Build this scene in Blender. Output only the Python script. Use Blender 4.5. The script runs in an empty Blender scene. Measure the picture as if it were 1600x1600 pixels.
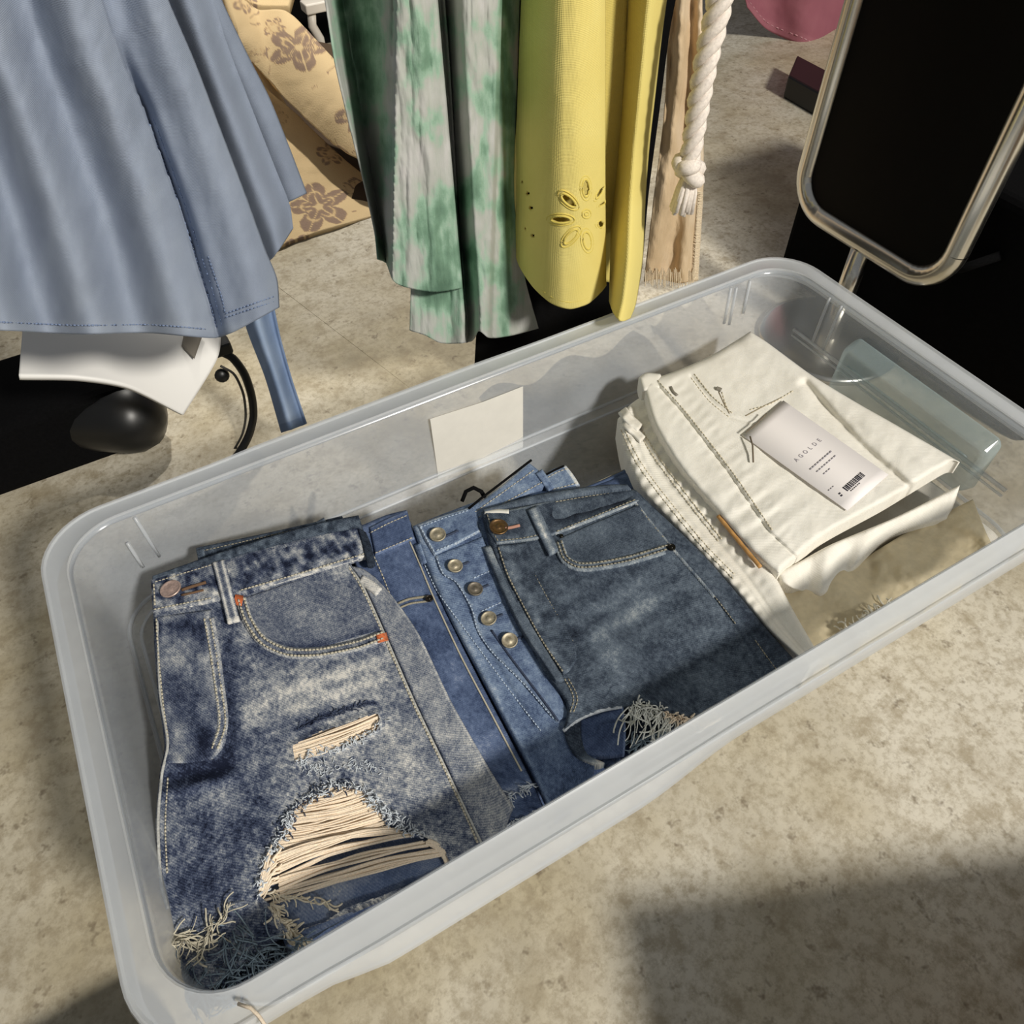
import bpy, bmesh, math, random
import numpy as np
from mathutils import Vector, Matrix

rnd = random.Random(7)
sc = bpy.context.scene
col = sc.collection

# ------------------------------------------------------------------ camera
FPX = 1174.76                                   # focal length in pixels of the 1600 px frame
RC = np.array([[0.87203, -0.48893, -0.02174],   # rows: camera right, down, forward (world)
               [-0.39092, -0.66898, -0.63209],
               [0.29469, 0.56029, -0.77410]])
def _orth(R):
    f = R[2] / np.linalg.norm(R[2])
    r = R[0] - f * (R[0] @ f); r /= np.linalg.norm(r)
    return np.array([r, np.cross(f, r), f])
RC = _orth(RC)
CC = np.array([0.16983, -0.11713, 0.70754])
cd = bpy.data.cameras.new('camera')
cam = bpy.data.objects.new('camera', cd)
cd.sensor_width = 36.0
cd.lens = FPX / 1600.0 * 36.0
cd.clip_start = 0.02
cam.matrix_world = Matrix(((RC[0][0], -RC[1][0], -RC[2][0], CC[0]),
                           (RC[0][1], -RC[1][1], -RC[2][1], CC[1]),
                           (RC[0][2], -RC[1][2], -RC[2][2], CC[2]),
                           (0, 0, 0, 1)))
col.objects.link(cam)
sc.camera = cam

# ------------------------------------------------------------------ light and exposure
sc.view_settings.view_transform = 'Standard'
sc.view_settings.look = 'None'
sc.view_settings.gamma = 1.0
sc.view_settings.use_curve_mapping = False
sc.view_settings.exposure = 0.0
w = bpy.data.worlds.new('hall_ambient'); sc.world = w
w.use_nodes = True
w.node_tree.nodes['Background'].inputs[0].default_value = (0.94, 0.97, 1.0, 1)
w.node_tree.nodes['Background'].inputs[1].default_value = 0.17
AIM = Vector((0.42, 0.22, 0.14))
LD = Vector((0.30, -0.95, 0.0)).normalized()
ELEV = math.radians(39)
LDIST = 4.5
ld_ = bpy.data.lights.new('hall_spotlight', 'AREA')
ld_.shape = 'DISK'; ld_.size = 0.55
ld_.energy = 225.0
ld_.color = (1.0, 0.955, 0.87)
lamp = bpy.data.objects.new('hall_spotlight', ld_)
lamp.location = AIM + (LD * math.cos(ELEV) + Vector((0, 0, math.sin(ELEV)))) * LDIST
lamp.rotation_euler = (AIM - lamp.location).to_track_quat('-Z', 'Y').to_euler()
col.objects.link(lamp)
l2 = bpy.data.lights.new('track_spotlight', 'SPOT')          # second spot of the hall, lights the floor behind the rack
l2.energy = 270.0; l2.spot_size = math.radians(28); l2.spot_blend = .55; l2.shadow_soft_size = .06; l2.color = (1.0, .95, .86)
lamp2 = bpy.data.objects.new('track_spotlight', l2); lamp2.location = (1.05, 2.3, 2.6)
lamp2.rotation_euler = (Vector((.58, 1.18, 0)) - lamp2.location).to_track_quat('-Z', 'Y').to_euler()
col.objects.link(lamp2)
try:
    sc.cycles.transparent_max_bounces = 32
    sc.cycles.max_bounces = 10
    sc.cycles.sample_clamp_indirect = 4.0
except Exception:
    pass

# ------------------------------------------------------------------ projection helpers (photo pixel <-> point on a real plane)
def ray(px, py):
    px = np.asarray(px, float); py = np.asarray(py, float)
    return ((px - 800) / FPX)[..., None] * RC[0] + ((py - 800) / FPX)[..., None] * RC[1] + RC[2]
def on_z(px, py, z):
    d = ray(px, py); t = (np.asarray(z, float) - CC[2]) / d[..., 2]
    return CC + t[..., None] * d
def on_y(px, py, y):
    d = ray(px, py); t = (np.asarray(y, float) - CC[1]) / d[..., 1]
    return CC + t[..., None] * d
def on_x(px, py, x):
    d = ray(px, py); t = (np.asarray(x, float) - CC[0]) / d[..., 0]
    return CC + t[..., None] * d
def pix(P):
    q = (np.asarray(P, float) - CC) @ RC.T
    return q[..., :2] / q[..., 2:3] * FPX + 800

# ------------------------------------------------------------------ numpy noise and paint helpers
def vnoise(x, y, seed=0):
    xi = np.floor(x).astype(np.int64); yi = np.floor(y).astype(np.int64)
    fx = x - xi; fy = y - yi
    fx = fx * fx * (3 - 2 * fx); fy = fy * fy * (3 - 2 * fy)
    def h(a, b):
        n = (a * 374761393 + b * 668265263 + seed * 974711) & 0x7fffffff
        n = ((n ^ (n >> 13)) * 1274126177) & 0x7fffffff
        n = n ^ (n >> 16)
        return (n & 0xffff) / 65535.0
    return (h(xi, yi) * (1 - fx) + h(xi + 1, yi) * fx) * (1 - fy) + (h(xi, yi + 1) * (1 - fx) + h(xi + 1, yi + 1) * fx) * fy
def fbm(x, y, seed=0, oct=4):
    s = 0; a = 0.5; t = 0
    for k in range(oct):
        s = s + a * vnoise(x, y, seed + k * 17); t += a; a *= 0.5; x = x * 2.03 + 3.1; y = y * 2.03 + 7.7
    return s / t
def rot2(x, y, deg):
    c, s = math.cos(math.radians(deg)), math.sin(math.radians(deg))
    return x * c + y * s, -x * s + y * c
def seg_d(x, y, pts):
    d = np.full(np.shape(x), 1e9)
    for (ax, ay), (bx, by) in zip(pts[:-1], pts[1:]):
        dx, dy = bx - ax, by - ay; l = dx * dx + dy * dy + 1e-9
        t = np.clip(((x - ax) * dx + (y - ay) * dy) / l, 0, 1)
        d = np.minimum(d, np.hypot(x - ax - t * dx, y - ay - t * dy))
    return d
def inside(x, y, poly):
    r = np.zeros(np.shape(x), bool); n = len(poly)
    for i in range(n):
        (ax, ay), (bx, by) = poly[i], poly[(i + 1) % n]
        if ay == by: continue
        c = ((ay > y) != (by > y)) & (x < (bx - ax) * (y - ay) / (by - ay) + ax)
        r ^= c
    return r
def sdf(x, y, poly):
    d = seg_d(x, y, list(poly) + [poly[0]])
    return np.where(inside(x, y, poly), -d, d)
def sst(a, b, t):
    t = np.clip((t - a) / (b - a), 0, 1); return t * t * (3 - 2 * t)
def blob(x, y, cx, cy, rx, ry, deg=0):
    u, v = rot2(x - cx, y - cy, deg)
    return np.exp(-(u / rx) ** 2 - (v / ry) ** 2)

# ------------------------------------------------------------------ materials
def lin(c):
    return tuple(((v / 255) / 12.92 if v / 255 <= 0.04045 else ((v / 255 + 0.055) / 1.055) ** 2.4) for v in c) + (1.0,)
class NT:
    def __init__(s, name):
        s.m = bpy.data.materials.new(name); s.m.use_nodes = True
        s.t = s.m.node_tree; s.t.nodes.clear()
        s.out = s.t.nodes.new('ShaderNodeOutputMaterial')
    def n(s, typ, **kw):
        nd = s.t.nodes.new(typ)
        for k, v in kw.items():
            if k.startswith('i_'):
                key = k[2:].replace('_', ' ')
                nd.inputs[key].default_value = v
            else: setattr(nd, k, v)
        return nd
    def l(s, a, b): s.t.links.new(a, b)
    def math(s, op, a, b=None):
        nd = s.n('ShaderNodeMath', operation=op)
        for i, v in enumerate((a, b)):
            if v is None: continue
            if isinstance(v, (int, float)): nd.inputs[i].default_value = v
            else: s.l(v, nd.inputs[i])
        return nd.outputs[0]
    def mix(s, f, a, b):
        nd = s.n('ShaderNodeMix', data_type='RGBA')
        for i, v in ((0, f), (6, a), (7, b)):
            if isinstance(v, (int, float, tuple)): nd.inputs[i].default_value = v
            else: s.l(v, nd.inputs[i])
        return nd.outputs[2]
    def ramp(s, f, stops):
        nd = s.n('ShaderNodeValToRGB'); e = nd.color_ramp.elements
        while len(e) < len(stops): e.new(0.5)
        for el, (p, c) in zip(e, stops): el.position = p; el.color = c
        s.l(f, nd.inputs[0]); return nd.outputs[0]
    def noise(s, scale, vec=None, detail=3, rough=.5):
        nd = s.n('ShaderNodeTexNoise'); nd.inputs['Scale'].default_value = scale
        nd.inputs['Detail'].default_value = detail; nd.inputs['Roughness'].default_value = rough
        if vec is not None: s.l(vec, nd.inputs['Vector'])
        return nd.outputs[0]
    def coord(s, kind='Object'):
        return s.n('ShaderNodeTexCoord').outputs[kind]
    def attr(s, name):
        return s.n('ShaderNodeAttribute', attribute_name=name)
    def scale(s, vec, xyz):
        nd = s.n('ShaderNodeMapping'); nd.inputs['Scale'].default_value = xyz
        s.l(vec, nd.inputs[0]); return nd.outputs[0]
    def bsdf(s, color, rough=.8, bump=None, bs=.3, bd=.002, **kw):
        p = s.n('ShaderNodeBsdfPrincipled')
        if isinstance(color, tuple): p.inputs['Base Color'].default_value = color
        else: s.l(color, p.inputs['Base Color'])
        p.inputs['Roughness'].default_value = rough
        for k, v in kw.items(): p.inputs[k.replace('_', ' ')].default_value = v
        if bump is not None:
            b = s.n('ShaderNodeBump'); b.inputs['Strength'].default_value = bs; b.inputs['Distance'].default_value = bd
            s.l(bump, b.inputs['Height']); s.l(b.outputs[0], p.inputs['Normal'])
        s.l(p.outputs[0], s.out.inputs[0]); return p
MATS = {}
def plain(name, c, rough=.7, noise=0, nscale=300, bs=.25, **kw):
    if name in MATS: return MATS[name]
    t = NT(name)
    if noise:
        nz = t.noise(nscale, t.coord(), 4, .6)
        dk = tuple(v * (1 - noise) for v in lin(c)[:3]) + (1,); lt = tuple(min(1, v * (1 + noise)) for v in lin(c)[:3]) + (1,)
        t.bsdf(t.ramp(nz, [(.3, dk), (.7, lt)]), rough, nz, bs, .0006, **kw)
    else: t.bsdf(lin(c), rough, **kw)
    MATS[name] = t.m; return t.m
def denim(name, stops, grain=.16):
    """wear attribute 0 = raw indigo, 1 = worn to white; fine grain from twill and speckle"""
    t = NT(name)
    wr = t.attr('wear').outputs['Fac']
    uv = t.coord('UV')
    sp = t.noise(1.0, t.scale(uv, (1500, 700, 1)), 2, .6)
    sp2 = t.noise(1.0, t.scale(uv, (330, 260, 1)), 3, .6)
    tw = t.n('ShaderNodeTexWave', wave_type='BANDS', bands_direction='DIAGONAL'); tw.inputs['Scale'].default_value = 260
    t.l(uv, tw.inputs['Vector'])
    f = t.math('ADD', wr, t.math('MULTIPLY', t.math('SUBTRACT', sp, .5), grain * 3.4))
    f = t.math('ADD', f, t.math('MULTIPLY', t.math('SUBTRACT', sp2, .5), grain * 2.6))
    f = t.math('ADD', f, t.math('MULTIPLY', t.math('SUBTRACT', tw.outputs['Fac'], .5), grain * .45))
    h = t.math('ADD', t.math('MULTIPLY', tw.outputs['Fac'], .5), sp)
    t.bsdf(t.ramp(f, [(p, lin(c)) for p, c in stops]), .9, h, .35, .0008, Specular_IOR_Level=.15)
    MATS[name] = t.m; return t.m

DEN_A = denim('denim_stonewashed', [(0, (22, 28, 46)), (.28, (60, 69, 92)), (.52, (110, 117, 131)), (.78, (170, 172, 174)), (1, (222, 218, 210))], .25)
DEN_B = denim('denim_mid_blue', [(0, (24, 30, 50)), (.3, (62, 76, 106)), (.6, (98, 114, 146)), (.85, (152, 162, 182)), (1, (208, 206, 202))], .15)
DEN_C = denim('denim_light_blue', [(0, (32, 42, 64)), (.3, (80, 96, 126)), (.6, (122, 140, 166)), (.85, (170, 182, 196)), (1, (220, 219, 214))], .2)
DEN_D = denim('denim_teal_grey', [(0, (18, 23, 34)), (.3, (54, 63, 76)), (.6, (96, 107, 120)), (.85, (146, 154, 160)), (1, (208, 206, 200))], .17)
DEN_W = denim('denim_white', [(0, (196, 188, 170)), (.3, (218, 212, 200)), (.6, (234, 230, 220)), (1, (244, 241, 233))], .08)
CREAM = plain('cream_cotton_thread', (240, 222, 198), .9, .15, 900)
STITCH = plain('tan_stitching', (186, 179, 160), .85, .25, 900)
STITCH_D = plain('dark_tan_stitching', (148, 142, 124), .85, .25, 900)
PALE = plain('pale_blue_fray', (198, 204, 210), .9, .25, 700)
DKBLUE = plain('dark_indigo_thread', (52, 62, 84), .9, .4, 600)
ORANGE = plain('orange_bartack', (206, 112, 66), .8)
BRONZE = plain('bronze_metal', (118, 92, 62), .38, .3, 500, Metallic=.85)
COPPER = plain('worn_copper_metal', (196, 170, 158), .45, .25, 500, Metallic=.6)
BRASS = plain('brass_grey_metal', (178, 168, 146), .55, .25, 500, Metallic=.7)
BLACK = plain('black_cloth', (12, 12, 13), .95, .3, 400, Specular_IOR_Level=.1)
BLACKP = plain('black_plastic', (14, 14, 14), .4)
PAPER = plain('white_paper', (232, 228, 218), .8, .03, 60)
CHROME = plain('chrome', (222, 220, 214), .24, Metallic=1.0)
INK = plain('grey_ink', (150, 145, 152), .8)
INKD = plain('dark_ink', (52, 48, 58), .8)

# ------------------------------------------------------------------ object helpers
def tag(o, label=None, cat=None, group=None, kind=None):
    for k, v in (('label', label), ('category', cat), ('group', group), ('kind', kind)):
        if v: o[k] = v
    return o
def empty(name, loc=(0, 0, 0)):
    o = bpy.data.objects.new(name, None); o.location = loc; o.empty_display_size = .05
    col.objects.link(o); return o
def mesh(name, V, F, m, parent=None, uv=None, attrs=None, smooth=True, label=None):
    V = np.asarray(V, float)
    me = bpy.data.meshes.new(name)
    off = np.array(parent_loc(parent)) if parent is not None else np.zeros(3)
    me.from_pydata((V - off).tolist(), [], [list(map(int, f)) for f in F])
    me.update()
    if uv is not None:
        ul = me.uv_layers.new(name='UVMap')
        li = np.zeros(len(me.loops), np.int32); me.loops.foreach_get('vertex_index', li)
        ul.data.foreach_set('uv', np.asarray(uv, np.float32)[li].ravel())
    for k, a in (attrs or {}).items():
        if np.ndim(a) == 1:
            at = me.attributes.new(k, 'FLOAT', 'POINT'); at.data.foreach_set('value', np.asarray(a, np.float32))
        else:
            at = me.attributes.new(k, 'FLOAT_COLOR', 'POINT'); at.data.foreach_set('color', np.asarray(a, np.float32).ravel())
    if smooth: me.polygons.foreach_set('use_smooth', np.ones(len(me.polygons), bool))
    me.materials.append(m)
    o = bpy.data.objects.new(name, me); col.objects.link(o)
    if parent is not None: o.parent = parent
    if label: o['label'] = label
    return o
def parent_loc(p):
    l = Vector((0, 0, 0))
    while p is not None: l += p.location; p = p.parent
    return l
def solid(o, t, offset=-1):
    md = o.modifiers.new('thickness', 'SOLIDIFY'); md.thickness = t; md.offset = offset; return o
def bevel(o, wd, seg=2):
    md = o.modifiers.new('bevel', 'BEVEL'); md.width = wd; md.segments = seg; md.limit_method = 'ANGLE'; return o

class MB:
    """gathers tubes, boxes and discs for ONE mesh object"""
    def __init__(s): s.V = []; s.F = []; s.k = 0
    def add(s, V, F):
        s.V.append(np.asarray(V, float)); s.F += [[i + s.k for i in f] for f in F]; s.k += len(V)
    def tube(s, P, r, n=5, cap=True, taper=None, ref=None):
        P = np.asarray(P, float); m = len(P)
        T = np.gradient(P, axis=0); T /= np.linalg.norm(T, axis=1)[:, None] + 1e-12
        ref = np.array(ref, float) if ref is not None else np.array([0, 0, 1.]) if abs(T[:, 2]).mean() < .8 else np.array([0, 1., 0])
        A = np.cross(T, ref); A /= np.linalg.norm(A, axis=1)[:, None] + 1e-12
        B = np.cross(T, A)
        rr = np.full(m, r) if np.isscalar(r) else np.asarray(r)
        if taper: rr = rr * np.interp(np.linspace(0, 1, m), [0, 1], taper)
        a = np.arange(n) * 2 * math.pi / n
        V = (P[:, None] + rr[:, None, None] * (np.cos(a)[None, :, None] * A[:, None] + np.sin(a)[None, :, None] * B[:, None])).reshape(-1, 3)
        F = [(i * n + j, i * n + (j + 1) % n, (i + 1) * n + (j + 1) % n, (i + 1) * n + j) for i in range(m - 1) for j in range(n)]
        if cap: F += [tuple(range(n))[::-1], tuple((m - 1) * n + j for j in range(n))]
        s.add(V, F); return s
    def hexa(s, c):                                       # 8 corners: bottom 4, top 4
        s.add(c, [(3, 2, 1, 0), (4, 5, 6, 7), (0, 1, 5, 4), (1, 2, 6, 5), (2, 3, 7, 6), (3, 0, 4, 7)]); return s
    def box(s, lo, hi):
        x0, y0, z0 = lo; x1, y1, z1 = hi
        return s.hexa([(x0, y0, z0), (x1, y0, z0), (x1, y1, z0), (x0, y1, z0), (x0, y0, z1), (x1, y0, z1), (x1, y1, z1), (x0, y1, z1)])
    def lathe(s, c, prof, n=20, nrm=(0, 0, 1)):
        q = Vector(nrm).to_track_quat('Z', 'Y'); c = np.array(c); V = []
        for r, z in prof:
            for j in range(n):
                a = 2 * math.pi * j / n
                V.append(c + np.array(q @ Vector((r * math.cos(a), r * math.sin(a), z))))
        m = len(prof)
        F = [(i * n + j, i * n + (j + 1) % n, (i + 1) * n + (j + 1) % n, (i + 1) * n + j) for i in range(m - 1) for j in range(n)]
        F += [tuple((m - 1) * n + j for j in range(n)), tuple(range(n))[::-1]]
        s.add(V, F); return s
    def build(s, name, m, parent=None, smooth=True, label=None, kind=None):
        o = mesh(name, np.concatenate(s.V), s.F, m, parent, smooth=smooth, label=label)
        if kind: o['kind'] = kind
        return o

def crom(pts, n):
    """n points along a smooth curve through pts, even in arc length"""
    P = np.asarray(pts, float)
    if len(P) == 2:
        t = np.linspace(0, 1, n)[:, None]; return P[0] * (1 - t) + P[1] * t
    Q = np.vstack([2 * P[0] - P[1], P, 2 * P[-1] - P[-2]]); out = []
    for i in range(1, len(Q) - 2):
        p0, p1, p2, p3 = Q[i - 1], Q[i], Q[i + 1], Q[i + 2]
        t = np.linspace(0, 1, 24, endpoint=False)[:, None]
        m1 = (p2 - p0) * .5 * .8; m2 = (p3 - p1) * .5 * .8
        out.append((2 * t**3 - 3 * t**2 + 1) * p1 + (t**3 - 2 * t**2 + t) * m1 + (-2 * t**3 + 3 * t**2) * p2 + (t**3 - t**2) * m2)
    D = np.vstack(out + [P[-1:]])
    s = np.r_[0, np.cumsum(np.linalg.norm(np.diff(D[:, :2], axis=0), axis=1))]
    q = np.linspace(0, s[-1], n)
    return np.stack([np.interp(q, s, D[:, k]) for k in range(D.shape[1])], 1)
def lincurve(pts, n):
    D = np.asarray(pts, float); s = np.r_[0, np.cumsum(np.linalg.norm(np.diff(D[:, :2], axis=0), axis=1))]
    q = np.linspace(0, s[-1], n); return np.stack([np.interp(q, s, D[:, k]) for k in range(D.shape[1])], 1)

class Panel: pass
def panel(name, T, R, B, L, c0, mat, parent=None, step=2.0, mode='z', disp=None, attrs=None, holes=None,
          edge=(1, 1, 1, 1), rnd_px=10, drop=.004, skirt=.008, thick=None, clampbox=None, label=None, curve=crom, size=None, up_to=None, top_w=None):
    """A cloth patch bounded by four traced curves (T,B left to right; L,R top to bottom) laid on a real
    plane: mode z = lying at height c, mode y = hanging at depth c.  disp(u,v,px,py)->offset of c."""
    def c3(P):
        k = [i for i, q in enumerate(P) if len(q) > 2]; val = [P[i][2] for i in k]
        if 0 not in k: k = [0] + k; val = [c0] + val
        if len(P) - 1 not in k: k.append(len(P) - 1); val.append(c0)
        z = np.interp(range(len(P)), k, val)
        return [(q[0], q[1], z_) for q, z_ in zip(P, z)]
    T, R, B, L = map(c3, (T, R, B, L))
    ln = lambda P: sum(math.dist(a[:2], b[:2]) for a, b in zip(P[:-1], P[1:]))
    nu = max(3, int(max(ln(T), ln(B)) / step)); nv = max(3, int(max(ln(L), ln(R)) / step))
    if size: nu, nv = size
    t, b, l, r = curve(T, nu), curve(B, nu), curve(L, nv), curve(R, nv)
    u = np.linspace(0, 1, nu)[None, :, None]; v = np.linspace(0, 1, nv)[:, None, None]
    G = (1 - v) * t[None] + v * b[None] + (1 - u) * l[:, None] + u * r[:, None] \
        - ((1 - u) * (1 - v) * t[0] + u * (1 - v) * t[-1] + (1 - u) * v * b[0] + u * v * b[-1])
    px, py, c = G[..., 0], G[..., 1], G[..., 2].copy()
    U, Vv = np.broadcast_to(u[..., 0], px.shape), np.broadcast_to(v[..., 0], px.shape)
    W_ = np.hypot(px[:, -1] - px[:, 0], py[:, -1] - py[:, 0]).mean(); H_ = np.hypot(px[-1] - px[0], py[-1] - py[0]).mean()
    if mode == 'z' and drop:
        e = np.full(px.shape, 1e9)
        for on, d in zip(edge, (Vv * H_, (1 - U) * W_, (1 - Vv) * H_, U * W_)):
            if on: e = np.minimum(e, d)
        q = np.clip(1 - e / rnd_px, 0, 1); c -= drop * (1 - np.sqrt(np.clip(1 - q * q, 0, 1)))
    if disp is not None: c = c + disp(U, Vv, px, py)
    P = on_z(px, py, c) if mode == 'z' else on_y(px, py, c) if mode == 'y' else on_x(px, py, c)
    if clampbox is not None:
        P[..., 0] = np.clip(P[..., 0], clampbox[0], clampbox[1]); P[..., 1] = np.clip(P[..., 1], clampbox[2], clampbox[3])
    sc_ = np.linalg.norm(P[:, -1] - P[:, 0], axis=1).mean(); sv_ = np.linalg.norm(P[-1] - P[0], axis=1).mean()
    uv = np.stack([U * sc_, -Vv * sv_], -1)
    at = {k: np.asarray(f(U, Vv, px, py)) for k, f in (attrs or {}).items()}
    idx = np.arange(nu * nv).reshape(nv, nu)
    Fa = np.stack([idx[:-1, :-1], idx[1:, :-1], idx[1:, 1:], idx[:-1, 1:]], -1).reshape(-1, 4)
    if holes:
        cx = (px[:-1, :-1] + px[1:, 1:]).ravel() / 2; cy = (py[:-1, :-1] + py[1:, 1:]).ravel() / 2
        kill = np.zeros(len(Fa), bool)
        for h in holes: kill |= (h(cx, cy) if callable(h) else inside(cx, cy, h))
        Fa = Fa[~kill]
    V = P.reshape(-1, 3); uvf = uv.reshape(-1, 2); atf = {k: (a.reshape(nu * nv, -1) if a.ndim == 3 else a.ravel()) for k, a in at.items()}
    F = Fa.tolist()
    if up_to is not None:                               # hanging cloth goes on straight up, out of the frame, to the rail
        zt, cxw, ww = up_to; rows = 14
        top = P[0]; xm = top[:, 0].mean(); prev = idx[0]; base = len(V); Vx = []; 
        for k in range(1, rows + 1):
            s_ = k / rows; q = top.copy(); q[:, 2] = top[:, 2] * (1 - s_) + zt * s_
            tx = cxw + (np.linspace(0, 1, nu) - .5) * ww
            e_ = s_ ** .55; q[:, 0] = top[:, 0] * (1 - e_) + tx * e_
            q[:, 1] = top[:, 1] * (1 - s_ * .9) + top[:, 1].mean() * s_ * .9
            Vx.append(q); cur = np.arange(nu) + base + (k - 1) * nu
            F += np.stack([cur[:-1], prev[:-1], prev[1:], cur[1:]], -1).tolist(); prev = cur
        Vx = np.concatenate(Vx); V = np.vstack([V, Vx])
        uvf = np.vstack([uvf, np.stack([np.tile(uv[0, :, 0], rows), np.repeat(np.arange(1, rows + 1) * .06, nu)], 1)])
        for k in atf: atf[k] = np.concatenate([atf[k]] + [atf[k].reshape(nv, nu, -1)[0].reshape((nu,) + atf[k].shape[1:])] * rows)
    if mode == 'z' and skirt:
        loop = np.r_[idx[0, :-1], idx[:-1, -1], idx[-1, :0:-1], idx[:0:-1, 0]]
        base = len(V); low = V[loop].copy(); low[:, 2] -= skirt
        V = np.vstack([V, low]); uvf = np.vstack([uvf, uvf[loop]])
        for k in atf: atf[k] = np.concatenate([atf[k], atf[k][loop] * (1 if np.ndim(atf[k]) > 1 else .8)])
        m = len(loop); j = np.arange(m); j2 = (j + 1) % m
        F += np.stack([loop[j], loop[j2], base + j2, base + j], -1).tolist()
    o = mesh(name, V, F, mat, parent, uvf, atf, True, label)
    if thick: solid(o, thick, 0)
    p = Panel(); p.o = o; p.px = px; p.py = py; p.c = c; p.P = P; p.mode = mode
    # raster for surface look-ups
    x0, y0 = px.min() - 4, py.min() - 4; g = max(2.0, step * 1.3); nx = int((px.max() - x0) / g) + 4; ny = int((py.max() - y0) / g) + 4
    Z = np.full((ny, nx), np.nan); Z[((py - y0) / g).astype(int), ((px - x0) / g).astype(int)] = c
    for _ in range(60):
        bad = np.isnan(Z)
        if not bad.any(): break
        S = np.zeros_like(Z); N = np.zeros_like(Z)
        for dy, dx in ((0, 1), (0, -1), (1, 0), (-1, 0)):
            q = np.roll(Z, (dy, dx), (0, 1)); ok = ~np.isnan(q); S[ok] += q[ok]; N[ok] += 1
        f = bad & (N > 0); Z[f] = S[f] / N[f]
    Z = np.where(np.isnan(Z), np.nanmean(Z), Z)
    def at_(x, y):
        x = np.asarray(x, float); y = np.asarray(y, float)
        fx = np.clip((x - x0) / g - .5, 0, nx - 1.001); fy = np.clip((y - y0) / g - .5, 0, ny - 1.001)
        i = fx.astype(int); j = fy.astype(int); a = fx - i; b_ = fy - j
        return (Z[j, i] * (1 - a) + Z[j, np.minimum(i + 1, nx - 1)] * a) * (1 - b_) + (Z[np.minimum(j + 1, ny - 1), i] * (1 - a) + Z[np.minimum(j + 1, ny - 1), np.minimum(i + 1, nx - 1)] * a) * b_
    p.at = at_
    return p
def surf(p, pts, up=0.0):
    """points on a panel's surface under the given pixels, raised by up"""
    q = np.asarray(pts, float); c = p.at(q[:, 0], q[:, 1])
    return on_z(q[:, 0], q[:, 1], c + up) if p.mode == 'z' else on_y(q[:, 0], q[:, 1], c - up)
def over(p, pts, dz):
    return [(x, y, float(p.at(x, y)) + dz) for x, y in pts]
def stitches(mb, p, pts, up=.0006, r=.00055, dash=4.2, gap=1.6, off=0.0, jitter=.25):
    D = crom(pts, max(30, int(sum(math.dist(a, b) for a, b in zip(pts[:-1], pts[1:])))))
    if off:
        T = np.gradient(D, axis=0); T /= np.linalg.norm(T, axis=1)[:, None]; D = D + off * np.stack([-T[:, 1], T[:, 0]], 1)
    s = np.r_[0, np.cumsum(np.linalg.norm(np.diff(D, axis=0), axis=1))]; k = 0.0
    while k + dash < s[-1]:
        q = np.linspace(k, k + dash, 3); xy = np.stack([np.interp(q, s, D[:, 0]), np.interp(q, s, D[:, 1])], 1)
        P = surf(p, xy, up); P[[0, 2], 2] -= .0004
        mb.tube(P, r * rnd.uniform(1 - jitter, 1 + jitter), 4); k += dash + gap
    return mb
def ridge(mb, p, pts, r=.0011, up=.0004, n=6, off=0.0):
    D = crom(pts, max(8, int(sum(math.dist(a, b) for a, b in zip(pts[:-1], pts[1:])) / 4)))
    if off:
        T = np.gradient(D, axis=0); T /= np.linalg.norm(T, axis=1)[:, None]; D = D + off * np.stack([-T[:, 1], T[:, 0]], 1)
    mb.tube(surf(p, D, up), r, n); return mb
def strip(name, p, cl, wpx, mat, parent, dz=.0022, step=2.0, wear=None, skirt=.002, disp=None, label=None):
    """a narrow band (belt loop, tab) of wpx pixels along a centre line on panel p"""
    D = crom(cl, 12); T = np.gradient(D, axis=0); T /= np.linalg.norm(T, axis=1)[:, None]; N = np.stack([-T[:, 1], T[:, 0]], 1) * wpx / 2
    Lc, Rc = D + N, D - N
    if Lc[0, 0] > Rc[0, 0]: Lc, Rc = Rc, Lc
    return panel(name, over(p, [Lc[0], Rc[0]], dz), over(p, Rc, dz), over(p, [Lc[-1], Rc[-1]], dz), over(p, Lc, dz), 0, mat, parent, step,
                 attrs={'wear': wear or (lambda u, v, x, y: .35 + .5 * np.abs(u - .5) + .3 * (fbm(x / 5, y / 5, 3) - .5))}, rnd_px=3, drop=.0012, skirt=skirt, disp=disp, label=label)
def ribbon(name, p, pts, wpx, mat, parent, dz=.0016, wear=.7, seed=0, edge_dark=.25):
    D = crom(pts, 60); T = np.gradient(D, axis=0); T /= np.linalg.norm(T, axis=1)[:, None]; N = np.stack([-T[:, 1], T[:, 0]], 1) * wpx / 2
    A, B = (D - N)[::3], (D + N)[::3]
    o3 = lambda P: [(x, y, float(p.at(x, y)) + dz) for x, y in P]
    return panel(name, o3(A), o3([A[-1], B[-1]]), o3(B), o3([A[0], B[0]]), 0, mat, parent, 1.8,
                 attrs={'wear': lambda u, v, x, y: wear + .5 * (fbm(x * .13, y * .13, seed) - .5) - edge_dark * (np.abs(v - .5) < .14)}, rnd_px=3, drop=.0008, skirt=.0016)
def button(p, x, y, r, mat, parent, tilt=(0, 0, 1), name='button'):
    c = surf(p, [(x, y)], .0006)[0]
    m = MB().lathe(c, [(r * .55, -.001), (r * .6, .0008), (r * .97, .0012), (r, .002), (r * .97, .0028), (r * .88, .003), (r * .82, .0022), (r * .35, .0021), (r * .28, .0027), (r * .05, .0029)], 24, tilt)
    return m.build(name, mat, parent)
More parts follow.
